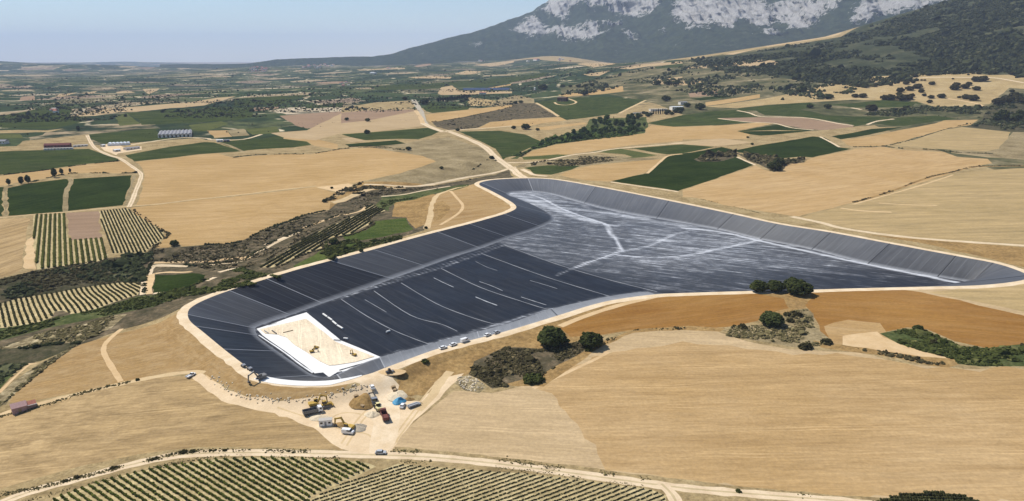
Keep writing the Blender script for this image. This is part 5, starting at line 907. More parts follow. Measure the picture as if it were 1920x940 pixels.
# ------------------------------------------------------------------ vehicles, machines, buildings, stones
PL = lambda n, c, r=.45, s=.4, v=.06: M.setdefault(n, mat_plain(n, r, s, c, v))
PL('white_paint', (.78, .78, .77), .3, .5); PL('silver_paint', (.42, .44, .46), .3, .5); PL('grey_paint', (.22, .23, .25), .4, .5); PL('dark_glass', (.015, .018, .022), .12, .6); PL('rubber', (.018, .018, .018), .8, .2); PL('steel', (.16, .155, .15), .5, .5, .15)
PL('yellow_paint', (.50, .33, .07), .7, .2, .2); PL('pale_yellow', (.72, .62, .30), .5, .4, .1); PL('red_paint', (.17, .06, .05), .7, .2, .15); PL('blue_tarp', (.06, .27, .44), .6, .3, .15); PL('dark_paint', (.06, .06, .065), .5, .4, .1)
PL('brick_wall', (.34, .22, .18), .9, .1, .15); PL('roof_tile', (.40, .17, .12), .9, .1, .2); PL('pink_roof', (.42, .27, .25), .9, .1, .15); PL('plaster', (.72, .68, .60), .9, .1, .08); PL('grey_roof', (.27, .27, .29), .9, .05, .12); PL('greenhouse_film', (.74, .77, .80), .4, .4, .05); PL('dark_red_wall', (.16, .06, .055), .9, .1, .15); PL('brown_wall', (.12, .075, .055), .9, .1, .2); PL('wood', (.36, .26, .15), .9, .1, .2); PL('panel_blue', (.04, .055, .10), .25, .5, .05); PL('stone_pale', (.68, .57, .40), .9, .1, .2); PL('stone_grey', (.54, .46, .34), .9, .1, .2); PL('concrete', (.45, .42, .37), .9, .1, .1)
def face(px, px2):
    a = ground(np.array([px, px2], float)); d = a[1] - a[0]; return a[0], math.atan2(d[1], d[0])
def wheel(b, x, y, r, w): b.tube((x, y - w / 2, r), (x, y + w / 2, r), r, r, 10)
def wheels(root, xs, y, r, w=.22):
    for x in xs:
        for s in (-1, 1):
            b = MB(); wheel(b, 0, 0, r, w); o = b.build('wheel', M['rubber'], root); o.location = (x, s * y, 0)
            h = MB(); h.tube((0, s * (w / 2 + .005) - .02, r), (0, s * (w / 2 + .005) + .02, r), r * .55, r * .5, 8); h.build('hub', M['steel'], o)
def car(kind, paint, loc, rz, label, group=None):
    nm = dict(car='parked_car', van='parked_van', pickup='pickup_truck')[kind]; t = empty(nm, tuple(loc), rz, label, 'van' if kind == 'van' else ('pickup' if kind == 'pickup' else 'car'), group); P_ = M[paint]; G_ = M['dark_glass']; b = MB(); c = MB(); r = MB()
    if kind == 'car':
        b.prism([(-2.1, .35), (2.1, .35), (2.15, .62), (2.0, .82), (1.1, .95), (-2.0, .98), (-2.15, .7)], -.86, .86); c.box(-1.75, 1.0, -.80, .80, .955, 1.42, .42, .12); r.box(-1.36, .6, -.69, .69, 1.42, 1.48, .06, .06)
    elif kind == 'van':
        b.prism([(-2.5, .4), (2.35, .4), (2.45, .75), (2.2, 1.15), (1.65, 1.3), (-2.5, 1.3)], -.95, .95); c.prism([(-2.48, 1.3), (1.65, 1.3), (1.1, 1.95), (-2.45, 1.98)], -.9, .9); r.box(-2.52, 1.05, -.93, .93, 1.95, 2.1, .08, .08); r.box(-2.52, -.3, -.955, .955, 1.28, 1.99)
    else:
        b.prism([(-2.5, .45), (2.4, .45), (2.45, .8), (2.25, 1.0), (.2, 1.05), (.2, .72), (-2.5, .72)], -.88, .88); b.box(-2.5, .15, -.9, -.8, .72, 1.05); b.box(-2.5, .15, .8, .9, .72, 1.05); b.box(-2.52, -2.42, -.9, .9, .72, 1.05); c.box(.05, 1.5, -.8, .8, 1.02, 1.55, .35, .12); r.box(.4, 1.15, -.68, .68, 1.55, 1.62, .04, .04)
    b.build('body', P_, t); c.build('windows', G_, t); r.build('roof', P_, t); wheels(t, (-1.35, 1.4), .8, .34)
    for s in (-1, 1):
        h = MB(); h.box(2.08 if kind == 'car' else 2.36, 2.17 if kind == 'car' else 2.46, s * .62 - .14, s * .62 + .14, .62, .78); h.build('headlight', M['silver_paint'], t)
    return t
def excavator(loc, rz, label, paint='yellow_paint', fold=1.0, cat='excavator'):
    t = empty('excavator', tuple(loc), rz, label, cat); P_ = M[paint]
    for s in (-1, 1): b = MB(); b.prism([(-1.9, .15), (-1.6, 0), (1.6, 0), (1.95, .2), (1.95, .65), (1.6, .85), (-1.6, .85), (-1.95, .65)], s * 1.25 - .3, s * 1.25 + .3); b.build('track', M['steel'], t)
    b = MB(); b.box(-.9, .9, -.95, .95, .35, .9); b.build('undercarriage', M['dark_paint'], t)
    b = MB(); b.prism([(-2.4, .95), (1.5, .95), (1.5, 1.4), (.6, 1.9), (-2.2, 2.05), (-2.5, 1.7)], -1.3, 1.3); b.build('house', P_, t)
    b = MB(); b.box(-.1, 1.5, .35, 1.25, 1.4, 2.9, .12, .06); c = b.build('cab', M['dark_glass'], t); b = MB(); b.box(-.05, 1.4, .4, 1.2, 2.9, 2.99); b.build('cab_roof', P_, c)
    B0, B1, B2 = (1.2, 1.6), (3.4 * fold, 4.7), (6.4 * fold, 3.6); w = .5
    b = MB(); b.prism([B0, (B0[0] + .6, B0[1] - .1), (B1[0] + .2, B1[1] - w), (B2[0], B2[1] - .3), (B2[0], B2[1] + .2), (B1[0], B1[1] + .3)], -.32, .2); b.build('boom', P_, t)
    T = (B2[0] + .3, .7); b = MB(); b.prism([(B2[0] - .35, B2[1] + .4), (B2[0] + .3, B2[1] + .3), (T[0] + .2, T[1]), (T[0] - .15, T[1])], -.25, .13); b.build('stick', P_, t)
    b = MB(); b.prism([(T[0] - .9, .55), (T[0] - .7, 0), (T[0] + .1, .05), (T[0] + .35, .8), (T[0] - .1, 1.0)], -.62, .5); b.build('bucket', M['dark_paint'], t)
    return t
def dozer(loc, rz, label, paint='yellow_paint'):
    t = empty('bulldozer', tuple(loc), rz, label, 'bulldozer'); P_ = M[paint]
    for s in (-1, 1): b = MB(); b.prism([(-2.0, .2), (-1.6, 0), (1.5, 0), (1.9, .25), (1.7, .8), (-1.2, 1.15), (-1.9, .8)], s * 1.05 - .28, s * 1.05 + .28); b.build('track', M['steel'], t)
    b = MB(); b.prism([(-1.9, .7), (2.1, .7), (2.1, 1.6), (.3, 1.75), (-1.9, 1.45)], -.75, .75); b.build('body', P_, t); b = MB(); b.box(-1.4, .2, -.72, .72, 1.55, 2.9, .15, .08); c = b.build('cab', M['dark_glass'], t); b = MB(); b.box(-1.35, .15, -.74, .74, 2.9, 3.0); b.build('cab_roof', P_, c)
    b = MB(); b.prism([(2.6, .1), (2.85, .1), (2.75, .6), (2.9, 1.3), (2.7, 1.3), (2.5, .6)], -1.7, 1.7); b.build('blade', P_, t); b = MB(); b.box(.8, 2.7, -1.45, -1.3, .3, .5); b.box(.8, 2.7, 1.3, 1.45, .3, .5); b.build('push_arm', M['steel'], t); t.children[-1]['kind'] = 'stuff'
    return t
def lorry(loc, rz, label, cabp, bedp, load=None):
    t = empty('lorry', tuple(loc), rz, label, 'truck'); b = MB(); b.box(-4.2, 3.4, -.45, .45, .55, .85); b.build('chassis', M['dark_paint'], t)
    b = MB(); b.prism([(1.9, .6), (3.6, .6), (3.65, 1.6), (3.45, 2.75), (1.9, 2.8)], -1.2, 1.2); c = b.build('cab', M[cabp], t); b = MB(); b.box(3.5, 3.66, -1.05, 1.05, 1.65, 2.45, 0, 0); b.box(2.4, 3.3, -1.22, 1.22, 1.65, 2.4); b.build('windows', M['dark_glass'], c)
    b = MB(); b.box(-4.4, 1.6, -1.25, 1.25, .9, 1.05); b.box(-4.4, 1.6, -1.25, -1.15, 1.05, 2.2); b.box(-4.4, 1.6, 1.15, 1.25, 1.05, 2.2); b.box(1.5, 1.6, -1.15, 1.15, 1.05, 2.4); b.box(-4.4, -4.3, -1.15, 1.15, 1.05, 2.1); b.build('tipper_bed', M[bedp], t)
    if load:
        b = MB(); b.box(-4.25, 1.45, -1.12, 1.12, 1.06, 2.15, 1.2, .5); b.build('load', M[load], t)
    wheels(t, (-3.4, -2.1, 2.6), 1.05, .5, .35); return t
CARS = [('car', 'white_paint', (831, 654), (838, 652), 'white car parked last at the lower end of the row on the rim road'), ('car', 'white_paint', (850, 648), (857, 645.5), 'white car parked second from the lower end of the row on the rim road'), ('van', 'white_paint', (872, 641), (880, 638.5), 'white van, tallest of the vehicles parked on the rim road'),
        ('car', 'white_paint', (914, 630), (921, 627), 'white car parked just above the van on the rim road'), ('car', 'silver_paint', (931, 625), (938, 622), 'silver car parked highest in the row on the rim road')]
for k, pt, a, b_, lb in CARS: p, rz = face(a, b_); car(k, pt, p, rz, lb, 'vehicles parked on the rim road')
p, rz = face((653, 813), (662, 814)); car('van', 'white_paint', p, rz, 'white van parked below the yellow excavator in the work yard')
p, rz = face((698, 728), (696, 722)); car('car', 'white_paint', p, rz, 'white car parked at the top of the work yard, near the rim')
p, rz = face((714, 851), (723, 851)); car('car', 'silver_paint', p, rz, 'silver car driving on the foreground road below the work yard')
p, rz = face((358, 706), (363, 703)); car('pickup', 'white_paint', p, rz, 'white pickup on the pale track left of the embankment')
p, rz = face((755, 763), (757, 759)); car('car', 'white_paint', p, rz, 'small white car beside the blue tarpaulin heap')
p, rz = face((776, 762), (784, 759)); t = empty('flatbed_trailer', tuple(p), rz, 'grey flatbed trailer loaded with slabs at the right side of the work yard', 'trailer')
b = MB(); b.box(-3, 3, -1.1, 1.1, .6, .78); b.build('deck', M['grey_paint'], t); wheels(t, (-1.6, -.5), .95, .4, .3)
for k in range(3): b = MB(); b.box(-2.7, 1.9, -.95 + k * .66, -.45 + k * .66, .79, 1.25); b.build('slab', M['silver_paint' if k != 1 else 'steel'], t)
b = MB(); b.box(3, 4.2, -.08, .08, .55, .7); b.build('drawbar', M['steel'], t)
p, rz = face((700, 752), (706, 765)); lorry(p, rz, 'grey tipper lorry at the top of the vehicle line in the work yard', 'grey_paint', 'steel', 'stone_grey')
p, rz = face((713, 777), (706, 766)); t = empty('wheel_loader', tuple(ground(np.array([(709, 768.)]))[0]), rz, 'pale yellow wheel loader in the middle of the vehicle line', 'loader')
b = MB(); b.prism([(-2.6, .8), (.2, .8), (.2, 1.3), (-.4, 1.9), (-2.6, 1.75)], -1.1, 1.1); b.build('rear_body', M['pale_yellow'], t); b = MB(); b.box(-.9, .5, -.75, .75, 1.5, 3.1, .12, .06); c = b.build('cab', M['dark_glass'], t); b = MB(); b.box(-.95, .5, -.8, .8, 3.1, 3.22); b.build('cab_roof', M['pale_yellow'], c)
b = MB(); b.box(.3, 2.4, -.6, .6, .8, 1.5); b.build('front_body', M['pale_yellow'], t); b = MB(); b.prism([(1.0, 1.5), (1.4, 1.9), (3.6, .8), (3.4, .5)], -.5, .5); b.build('lift_arm', M['pale_yellow'], t); b = MB(); b.prism([(3.3, .1), (4.3, .05), (4.0, .35), (3.6, 1.2), (3.3, 1.2)], -1.4, 1.4); b.build('bucket', M['steel'], t); wheels(t, (-1.7, 1.5), 1.0, .75, .5)
p, rz = face((721, 783), (716, 771)); lorry(p, rz, 'dark red lorry at the lower end of the vehicle line', 'red_paint', 'red_paint')
p, rz = face((654, 806), (630, 800)); excavator(p, rz, 'yellow excavator with raised boom reaching left in the work yard')
p, rz = face((590, 762), (604, 757)); excavator(p, rz, 'yellow excavator at the left end of the machine cluster below the embankment', fold=.8)
p, rz = face((611, 763), (620, 759)); dozer(p, rz, 'yellow bulldozer at the right end of the machine cluster below the embankment')
p, rz = face((588, 775), (600, 772)); lorry(p, rz, 'white tipper lorry in front of the machine cluster below the embankment', 'white_paint', 'steel')
p, rz = face((490, 711), (478, 715)); excavator(p, rz, 'dark grey excavator on the rim at the left end of the white strip', 'steel', .9)
for k, (a, b_, lb) in enumerate((((456, 688), (460, 691), 'small dark dumper on the rim left of the grey excavator, upper of two'), ((468, 694), (473, 697), 'small dark dumper on the rim beside the grey excavator, lower of two'))):
    p, rz = face(a, b_); p[2] = 0; t = empty('site_dumper', tuple(p), rz, lb, 'dumper', 'small dumpers on the rim'); b = MB(); b.box(-1.2, .6, -.6, .6, .5, .9); b.build('chassis', M['dark_paint'], t); b = MB(); b.prism([(.1, .9), (1.5, .8), (1.9, 1.5), (0, 1.6)], -.7, .7); b.build('skip', M['grey_paint'], t); wheels(t, (-.8, .9), .6, .4, .3)
def put_floor(px, dz): q = on_floor(np.array([px], float))[0]; return (q[0], q[1], float(floor_z(*q)) + dz)
for px, rz, lb in (((585.5, 662), .4, 'yellow mini excavator in the middle of the sand bed'), ((664, 668), 2.4, 'yellow mini excavator near the right corner of the sand bed')):
    t = excavator(put_floor(px, .35), rz, lb, 'yellow_paint', .8); t.scale = (.6, .6, .6)
p = put_floor((592, 655), .35); t = dozer(p, 1.0, 'small yellow bulldozer beside the middle mini excavator on the sand bed'); t.scale = (.6, .6, .6)
for (a, b_, w, mt, lb) in (('K 392,190', 'K 490,160', .5, 'dark_paint', 'black folded sheet lying on the upper edge of the white geotextile'), ('K 570,285', 'K 685,257', .4, 'wood', 'pale brown pipe bundle lying on the sand bed near its left corner'), ('K 350,262', 'K 395,290', .5, 'grey_paint', 'grey timber at the left corner of the sand bed'), ('K 440,262', 'K 490,297', .6, 'dark_paint', 'dark timber stack at the left corner of the sand bed'), ('K 1165,372', 'K 1245,376', .5, 'dark_paint', 'dark roll on the right edge of the white geotextile')):
    q = on_floor(np.vstack([Z(a), Z(b_)])); o = Vector((q[0][0], q[0][1], float(floor_z(*q[0])) + .36 + w * .5)); e_ = Vector((q[1][0], q[1][1], float(floor_z(*q[1])) + .36 + w * .5)); b = MB(); 
    b.tube((0, 0, 0), tuple(e_ - o), w * .55, w * .55, 8); d_ = (e_ - o).normalized(); sd = Vector((-d_.y, d_.x, 0)) * w
    ob = b.build('pipe_bundle' if mt == 'wood' else 'liner_roll', M[mt]); ob.location = o; tag(ob, lb, 'roll' if mt != 'wood' else 'pipe')
q = Z('K 1040,65 1090,100 1100,107 1148,140 1153,152 1200,190 1208,200 1272,237'); g4 = on_floor(q)
for k, lb in enumerate(('uppermost', 'second', 'third', 'lowest')):
    a_, b_ = g4[2 * k], g4[2 * k + 1]; z0 = float(floor_z(*a_)) + .55; b = MB(); b.tube((0, 0, 0), (b_[0] - a_[0], b_[1] - a_[1], float(floor_z(*b_)) + .55 - z0), .55, .55, 10); o = b.build('geotextile_roll', M['textile']); o.location = (a_[0], a_[1], z0); tag(o, lb + ' of four white rolls in a line on the black liner', 'roll', 'white rolls on the liner')
for s, lb in (('K 1282,352 1332,358', 'single white roll at the edge of the white geotextile'), ('K 1782,278 1825,262', 'single white roll on the black floor near a weld line')):
    a_, b_ = on_floor(Z(s)); z0 = float(floor_z(*a_)) + .55; b = MB(); b.tube((0, 0, 0), (b_[0] - a_[0], b_[1] - a_[1], 0), .55, .55, 10); o = b.build('geotextile_roll', M['textile']); o.location = (a_[0], a_[1], z0); tag(o, lb, 'roll')
# heaps, hut, pallets
def heap(px, w, d_, h, mt, label, seed, rz=0, cat='heap', nm='earth_heap'):
    p = ground(np.array([px], float))[0]; n, m = 22, 8; V = [(0, 0, h)]
    for j in range(1, m + 1):
        for i in range(n):
            r = j / m; a = i / n * 6.2832; x, y = r * math.cos(a), r * math.sin(a); k = 1 + .3 * (float(vnoise(np.array(math.cos(a) * 1.6 + 9), np.array(math.sin(a) * 1.6 + 5), seed)) - .5)
            zz_ = (1 - r) ** .85 * (.7 + .6 * float(vnoise(np.array(x * 3 + 9), np.array(y * 3 + 5), seed))); V.append((x * k * w / 2, y * k * d_ / 2, zz_ * h - (.06 if j == m else 0)))
    Fc = [[0, 1 + i, 1 + (i + 1) % n] for i in range(n)] + [[1 + j * n + i, 1 + (j + 1) * n + i, 1 + (j + 1) * n + (i + 1) % n, 1 + j * n + (i + 1) % n] for j in range(m - 1) for i in range(n)]
    o = link(nm, mesh(nm, V, Fc, M[mt], False), None, tuple(p), rz); return tag(o, label, cat)
heap((681, 752), 12, 16, 2.6, 'drybrown', 'brown earth heap beside the grey tipper lorry', 3); heap((699, 777), 7, 6, 1.4, 'stone_pale', 'pale gravel heap left of the dark red lorry', 5); heap((745, 742), 9, 11, 1.6, 'stone_pale', 'pale heap of rubble above the blue tarpaulin', 7); heap((768, 749), 5, 3, .9, 'drybrown', 'small brown heap right of the blue tarpaulin', 8); heap((600, 784), 9, 5, 1.1, 'stone_pale', 'pale stone heap in front of the white tipper lorry', 4); heap((640, 796), 6, 4, .9, 'drybrown', 'earth heap below the boom of the yellow excavator', 11)
heap((749, 754), 6.5, 5.5, 2.2, 'blue_tarp', 'bright blue tarpaulin over a heap at the right of the work yard', 9, .4, 'tarpaulin', 'tarpaulin_heap'); heap((735, 698), 13, 7, .5, 'palesoil', 'low pale soil ring on the ramp up to the rim', 12); heap((668, 803), 9, 7, 2.0, 'stone_grey', 'grey rubble heap behind the white van', 14)
p, rz = face((731, 700), (740, 698)); t = empty('road_roller', tuple(p), rz, 'dark road roller on the low soil ring at the ramp', 'roller'); b = MB(); b.box(-1.8, .8, -.7, .7, .6, 1.3); b.build('body', M['dark_paint'], t); b = MB(); b.tube((1.6, -.8, .6), (1.6, .8, .6), .6, .6, 14); b.build('drum', M['steel'], t); b = MB(); b.box(-.8, .4, -.6, .6, 1.3, 2.3, .1, .05); b.build('cab', M['dark_glass'], t); wheels(t, (-1.2,), .7, .6, .4)
p, rz = face((611, 797), (622, 796)); t = empty('site_cabin', tuple(p), rz, 'white site cabin left of the yellow excavator', 'cabin'); b = MB(); b.box(-2.6, 2.6, -1.2, 1.2, .1, 2.5); b.build('wall', M['white_paint'], t); b = MB(); b.box(-2.7, 2.7, -1.3, 1.3, 2.5, 2.65); b.build('roof', M['concrete'], t); b = MB(); b.box(-.4, .4, -1.23, -1.205, .15, 2.1); b.build('door', M['grey_paint'], t)
for x in (-1.6, 1.6): b = MB(); b.box(x - .5, x + .5, -1.23, -1.205, 1.1, 1.9); b.build('window', M['dark_glass'], t)
for k, (px, lb) in enumerate((((668, 746), 'upper wooden pallet stack against the brown earth heap'), ((674, 757), 'middle wooden pallet stack against the brown earth heap'), ((680, 765), 'lower wooden pallet stack against the brown earth heap'), ((738, 729), 'pallet stack at the top of the rubble heap'), ((741, 735), 'pallet stack on the left side of the rubble heap'))):
    p = ground(np.array([px], float))[0]; t = empty('pallet_stack', tuple(p), .5 + k, lb, 'pallets', 'pallet stacks in the work yard')
    for j in range(5): b = MB(); b.box(-.9, .9, -.7, .7, .02 + j * .28, .2 + j * .28); b.build('pallet', M['wood'], t)
# boulders
BM = []
for k in range(5):
    v, f, t_q = blobs(np.zeros((1, 3)), np.array([[.75, .6, .5]]), np.array([.5]), .32); BM.append(mesh('boulder', v, f, M['stone_pale' if k != 3 else 'stone_grey'], False))
def boulders(line, n, spread, label, group, area=None, smin=.35, smax=.85):
    g = smooth_line(ground(Z(line)), 10) if line else None
    if g is None:
        c = rng.uniform(area.min(0), area.max(0), (n * 8, 2)); AP = ground(c[inside(c, area)][:n]); n = len(AP)
    for k in range(n):
        if g is not None: q = g[random.randrange(len(g))] + np.array([random.gauss(0, spread), random.gauss(0, spread), 0])
        else:
            q = AP[k]
        o = link('boulder', BM[k % 5], None, (q[0], q[1], gz(q[0], q[1]) + .1), random.uniform(0, 6.28), random.uniform(smin, smax)); tag(o, label, 'boulder', group)
boulders('N1 1180,252 1240,305 1310,355 1400,372 1550,382 1680,378 1860,350 N2 60,320 140,300', 150, 1.0, 'pale boulder in the long stone row at the foot of the embankment', 'boulders at the foot of the embankment')
boulders(None, 80, 1, 'pale boulder in the stone pile at the corner of the dark scrub patch', 'boulders beside the scrub patch', Z('N2 630,255 720,252 795,305 745,338 680,325 622,285'), .4, 1.0)
# buildings
def gable(nm, px, px2, L_, W__, h, rh, wall, roof, label, cat, group=None, wins=0, hip=0):
    p, rz = face(px, px2); t = empty(nm, tuple(p), rz, label, cat, group); b = MB(); b.box(-L_ / 2, L_ / 2, -W__ / 2, W__ / 2, -.6, h); b.prism([(0, 0)] * 0 + [(-.001, 0), (.001, 0), (0, .001)], 0, .001) if False else None; w_ = b.build('wall', M[wall], t)
    r = MB(); e = .5; v = [(-L_ / 2 - e, -W__ / 2 - e, h + .02), (L_ / 2 + e, -W__ / 2 - e, h + .02), (L_ / 2 + e, W__ / 2 + e, h + .02), (-L_ / 2 - e, W__ / 2 + e, h + .02), (-L_ / 2 - e + hip, 0, h + rh), (L_ / 2 + e - hip, 0, h + rh)]
    r.add(v, [[0, 1, 5, 4], [2, 3, 4, 5], [1, 2, 5], [3, 0, 4], [3, 2, 1, 0]]); r.build('roof', M[roof], t)
    for k in range(wins):
        x = -L_ / 2 + L_ * (k + .5) / wins; b = MB(); b.box(x - .7, x + .7, -W__ / 2 - .06, -W__ / 2 - .01, h * .35, h * .8); b.build('window', M['dark_glass'], t)
    b = MB(); b.box(-L_ * .12 - .8, -L_ * .12 + .8, -W__ / 2 - .08, -W__ / 2 - .01, -.3, min(2.4, h * .9)); b.build('door', M['wood'], t); return t
def shift(t, dx, dy):
    c, s = math.cos(t.rotation_euler.z), math.sin(t.rotation_euler.z); t.location = (t.location.x + c * dx - s * dy, t.location.y + s * dx + c * dy, t.location.z); return t
p, rz = face((44, 768), (62, 762)); t = empty('stone_barn', tuple(p), rz, 'pinkish barn with red tiled roof beside the track at the left edge', 'barn'); b = MB(); b.box(-4.2, 1.2, -2.6, 2.6, -.4, 2.6); b.build('wall', M['pink_roof'], t)
r = MB(); r.add([(-4.5, -2.9, 2.62), (1.5, -2.9, 2.62), (1.5, 2.9, 2.62), (-4.5, 2.9, 2.62), (-4.5, .2, 4.0), (1.5, .2, 4.0)], [[0, 1, 5, 4], [2, 3, 4, 5], [1, 2, 5], [3, 0, 4], [3, 2, 1, 0]]); r.build('roof', M['pink_roof'], t)
b = MB(); b.box(1.25, 4.6, -2.2, 2.4, -.4, 2.2); b.build('annex_wall', M['brick_wall'], t); r = MB(); r.add([(1.52, -2.5, 2.22), (4.9, -2.5, 2.22), (4.9, 2.7, 2.22), (1.52, 2.7, 2.22), (1.52, .1, 3.3), (4.9, .1, 3.3)], [[0, 1, 5, 4], [2, 3, 4, 5], [1, 2, 5], [3, 0, 4], [3, 2, 1, 0]]); r.build('annex_roof', M['roof_tile'], t); b = MB(); b.box(1.5, 5.0, -2.66, -2.52, 2.1, 2.4); b.build('eave', M['white_paint'], t)
b = MB(); b.box(-2, -.9, -2.66, -2.61, -.3, 1.8); b.build('door', M['wood'], t)
gable('farm_building', (109, 277), (135, 276), 36, 11, 4.5, 2.6, 'dark_red_wall', 'dark_red_wall', 'long dark red farm building behind the left green field', 'farm building', None, 8)
shift(gable('farm_building', (109, 279), (135, 278), 40, 4, 2.2, .6, 'plaster', 'concrete', 'low white wing along the front of the dark red farm building', 'farm building', None, 9), 4, -11)
gable('farm_building', (151, 275), (163, 274), 20, 5, 2.5, .7, 'plaster', 'concrete', 'low white shed right of the dark red farm building', 'shed', None, 4); gable('farm_house', (6, 270), (14, 270), 14, 10, 5, 2, 'plaster', 'grey_roof', 'grey-roofed house among trees at the left edge', 'house', None, 3)
p, rz = face((223, 272), (244, 271)); t = empty('greenhouse', tuple(p), rz, 'white greenhouse with five rounded bays beside the farm lane', 'greenhouse')
for k in range(6):
    b = MB(); b.prism([(-2.6, 0), (2.6, 0), (2.6, 2.6), (1.6, 3.9), (0, 4.4), (-1.6, 3.9), (-2.6, 2.6)], -7, 7); o = b.build('bay', M['greenhouse_film'], t); o.location = (-13 + k * 5.25, 0, 0)
gable('shed', (247, 280), (262, 278), 22, 9, 2.6, 1.0, 'plaster', 'grey_roof', 'grey-roofed shed in front of the white greenhouse', 'shed', None, 4); gable('shed', (219, 284), (226, 283), 9, 6, 2.6, 1.0, 'plaster', 'white_paint', 'small white shed at the corner of the farm lane', 'shed', None, 2); gable('shed', (193, 275), (198, 274), 6, 5, 2.6, .9, 'plaster', 'white_paint', 'tiny white shed left of the greenhouse', 'shed', None, 1)
gable('shed', (412, 266), (420, 265.6), 10, 6, 3, .9, 'plaster', 'white_paint', 'white shed on the lane between two green vineyards', 'shed', None, 2); gable('shed', (425, 266), (432, 265.6), 9, 6, 3, .9, 'dark_paint', 'grey_roof', 'dark shed right of the white shed on the lane', 'shed', None, 1)
# winery with sawtooth roof
p, rz = face((332, 257), (356, 256)); t = empty('winery', tuple(p), rz, 'large grey winery with many ridged roofs on the plain', 'winery'); b = MB(); b.box(-30, 24, -3, 70, -.5, 5); b.build('wall', M['plaster'], t)
for k in range(9):
    x = -30 + k * 6; b = MB(); b.prism([(x, 5.02), (x + 5.9, 5.02), (x + 3.4, 6.5)], -4, 71); b.build('roof_bay', M['grey_roof'], t)
for k in range(8):
    b = MB(); b.box(-28 + k * 6.4, -25.5 + k * 6.4, -3.1, -3.02, .2, 4); b.build('window', M['dark_glass'], t)
REGQ = Z('P 292,236 306,232 318,242 340,256 375,256 395,260 330,262 300,252')
gable('villa', (1268, 206), (1282, 205), 26, 18, 7, .8, 'plaster', 'white_paint', 'white villa on the terrace above the cypresses', 'villa', None, 5); shift(gable('villa', (1240, 208), (1254, 207), 40, 12, 4, .5, 'plaster', 'concrete', 'long low wing of pale walls left of the white villa', 'villa', None, 8), -6, 4); gable('garden_wall', (1205, 213), (1218, 212), 46, 3, 2.5, .3, 'plaster', 'concrete', 'pale terrace wall below the white villa', 'wall', None, 0); gable('villa', (1280, 196), (1290, 195), 18, 12, 6, .8, 'plaster', 'grey_roof', 'grey-roofed annex right of the white villa', 'villa', None, 3)
gable('shed', (1055, 190), (1063, 190), 26, 14, 9, 2.5, 'brown_wall', 'brown_wall', 'lone brown shed inside the ring path of the large green vineyard', 'shed', None, 3)
gable('farm_building', (1006, 114), (1016, 114), 90, 30, 10, 7, 'plaster', 'roof_tile', 'white building with red roof at the foot of the mountain', 'building', None, 6); gable('farm_building', (990, 116), (996, 116), 30, 22, 8, 4, 'plaster', 'concrete', 'small white building left of the red-roofed one below the mountain', 'building', None, 3)
gable('farm_building', (700, 139), (707, 139), 40, 24, 9, 3, 'plaster', 'white_paint', 'white building among the far green plots', 'building', None, 4); gable('farm_building', (728, 129), (733, 129), 26, 16, 8, 3, 'plaster', 'roof_tile', 'pale house with red roof on the far pink field', 'house', None, 3); gable('farm_building', (905, 177), (912, 177), 20, 10, 5, 2, 'plaster', 'roof_tile', 'small white house behind the tall hedge', 'house', None, 3); gable('shed', (1003, 170), (1006, 170), 5, 5, 9, 1, 'plaster', 'white_paint', 'small white tower on the far dry field', 'tower', None, 0)
# solar rows
g2 = ground(Z('A3 1340,463 1860,460 1350,468 1850,466')); t = empty('solar_array', tuple(g2[0]), 0, 'long dark blue band of solar panels on the far plain', 'solar panels')
for k in range(2):
    a_, b_ = g2[2 * k] - g2[0], g2[2 * k + 1] - g2[0]
    for j in range(8):
        q0, q1 = a_ + (b_ - a_) * j / 8, a_ + (b_ - a_) * (j + .93) / 8; b = MB(); b.add([(q0[0], q0[1], q0[2] + 1), (q1[0], q1[1], q1[2] + 1), (q1[0], q1[1] + 14, q1[2] + 6), (q0[0], q0[1] + 14, q0[2] + 6), (q0[0], q0[1] + .2, q0[2] + .7), (q1[0], q1[1] + .2, q1[2] + .7), (q1[0], q1[1] + 14.2, q1[2] + 5.7), (q0[0], q0[1] + 14.2, q0[2] + 5.7)], [[0, 1, 2, 3], [7, 6, 5, 4], [0, 4, 5, 1], [1, 5, 6, 2], [2, 6, 7, 3], [3, 7, 4, 0]]); b.build('solar_panel', M['panel_blue'], t)
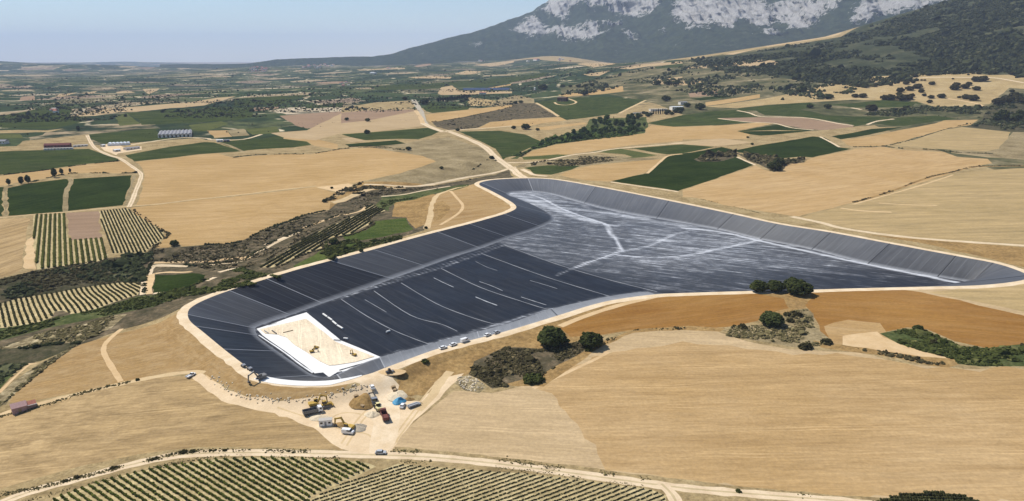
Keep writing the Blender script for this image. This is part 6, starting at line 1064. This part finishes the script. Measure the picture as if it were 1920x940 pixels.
# far villages
def village(s, n, label, group, seed):
    poly = Z(s); lo, hi = poly.min(0), poly.max(0); k = 0
    while k < n:
        c = rng.uniform(lo, hi)
        if not inside(np.array([c]), poly)[0]: continue
        q = ground(np.array([c]))[0]; u = ppm(q); L_ = max(11, u * random.uniform(2.2, 4.5)); W__ = L_ * random.uniform(.5, .8); h = L_ * random.uniform(.3, .5); k += 1
        t = empty('village_house', tuple(q), random.uniform(-.5, .5), label, 'house', group); b = MB(); b.box(-L_ / 2, L_ / 2, -W__ / 2, W__ / 2, -2, h); b.build('wall', M['plaster' if random.random() < .7 else 'brick_wall'], t)
        r = MB(); r.add([(-L_ / 2 - .4, -W__ / 2 - .4, h + .02), (L_ / 2 + .4, -W__ / 2 - .4, h + .02), (L_ / 2 + .4, W__ / 2 + .4, h + .02), (-L_ / 2 - .4, W__ / 2 + .4, h + .02), (-L_ / 2, 0, h * 1.45), (L_ / 2, 0, h * 1.45)], [[0, 1, 5, 4], [2, 3, 4, 5], [1, 2, 5], [3, 0, 4], [3, 2, 1, 0]]); r.build('roof', M['roof_tile' if random.random() < .75 else 'concrete'], t)
village('A2 860,165 960,150 1080,175 1050,205 900,205', 34, 'tiny red-roofed house in the far village below the left ridge', 'houses of the far village', 3); village('A2 1440,150 1560,135 1830,125 1850,155 1450,175', 26, 'tiny pale house in the far village along the ridge foot', 'houses along the ridge foot', 4); village('A3 -20,390 40,370 110,400 60,425 -20,430', 9, 'tiny pale house in the hamlet among far vineyards', 'houses of the far hamlet', 5); village('R1 60,680 240,690 220,700 60,698', 5, 'tiny white house at the foot of the mountain', 'white houses below the mountain', 6); village('R1 980,660 1150,690 1120,700 1000,690', 5, 'tiny pale house in the woods below the crags', 'pale houses below the crags', 8); village('A1 560,625 660,640 650,660 560,650', 5, 'small white farm house in the far green meadow', 'white farm houses in the meadow', 9)
# ------------------------------------------------------------------ the haze
hm = bpy.data.materials.new('haze'); hm.use_nodes = True; ht = hm.node_tree; ht.nodes.clear(); ho = ht.nodes.new('ShaderNodeOutputMaterial'); hv = ht.nodes.new('ShaderNodeVolumePrincipled')
hv.inputs['Color'].default_value = (.60, .73, 1.0, 1); hv.inputs['Density'].default_value = HAZE; hv.inputs['Density Attribute'].default_value = ''; hv.inputs['Anisotropy'].default_value = .0
ht.links.new(hv.outputs[0], ho.inputs['Volume'])
hb = MB().box(-38000, 38000, -2000, 40000, -71, 1316); tag(hb.build('haze', hm), 'thin summer haze over the plain', None, None, 'stuff')
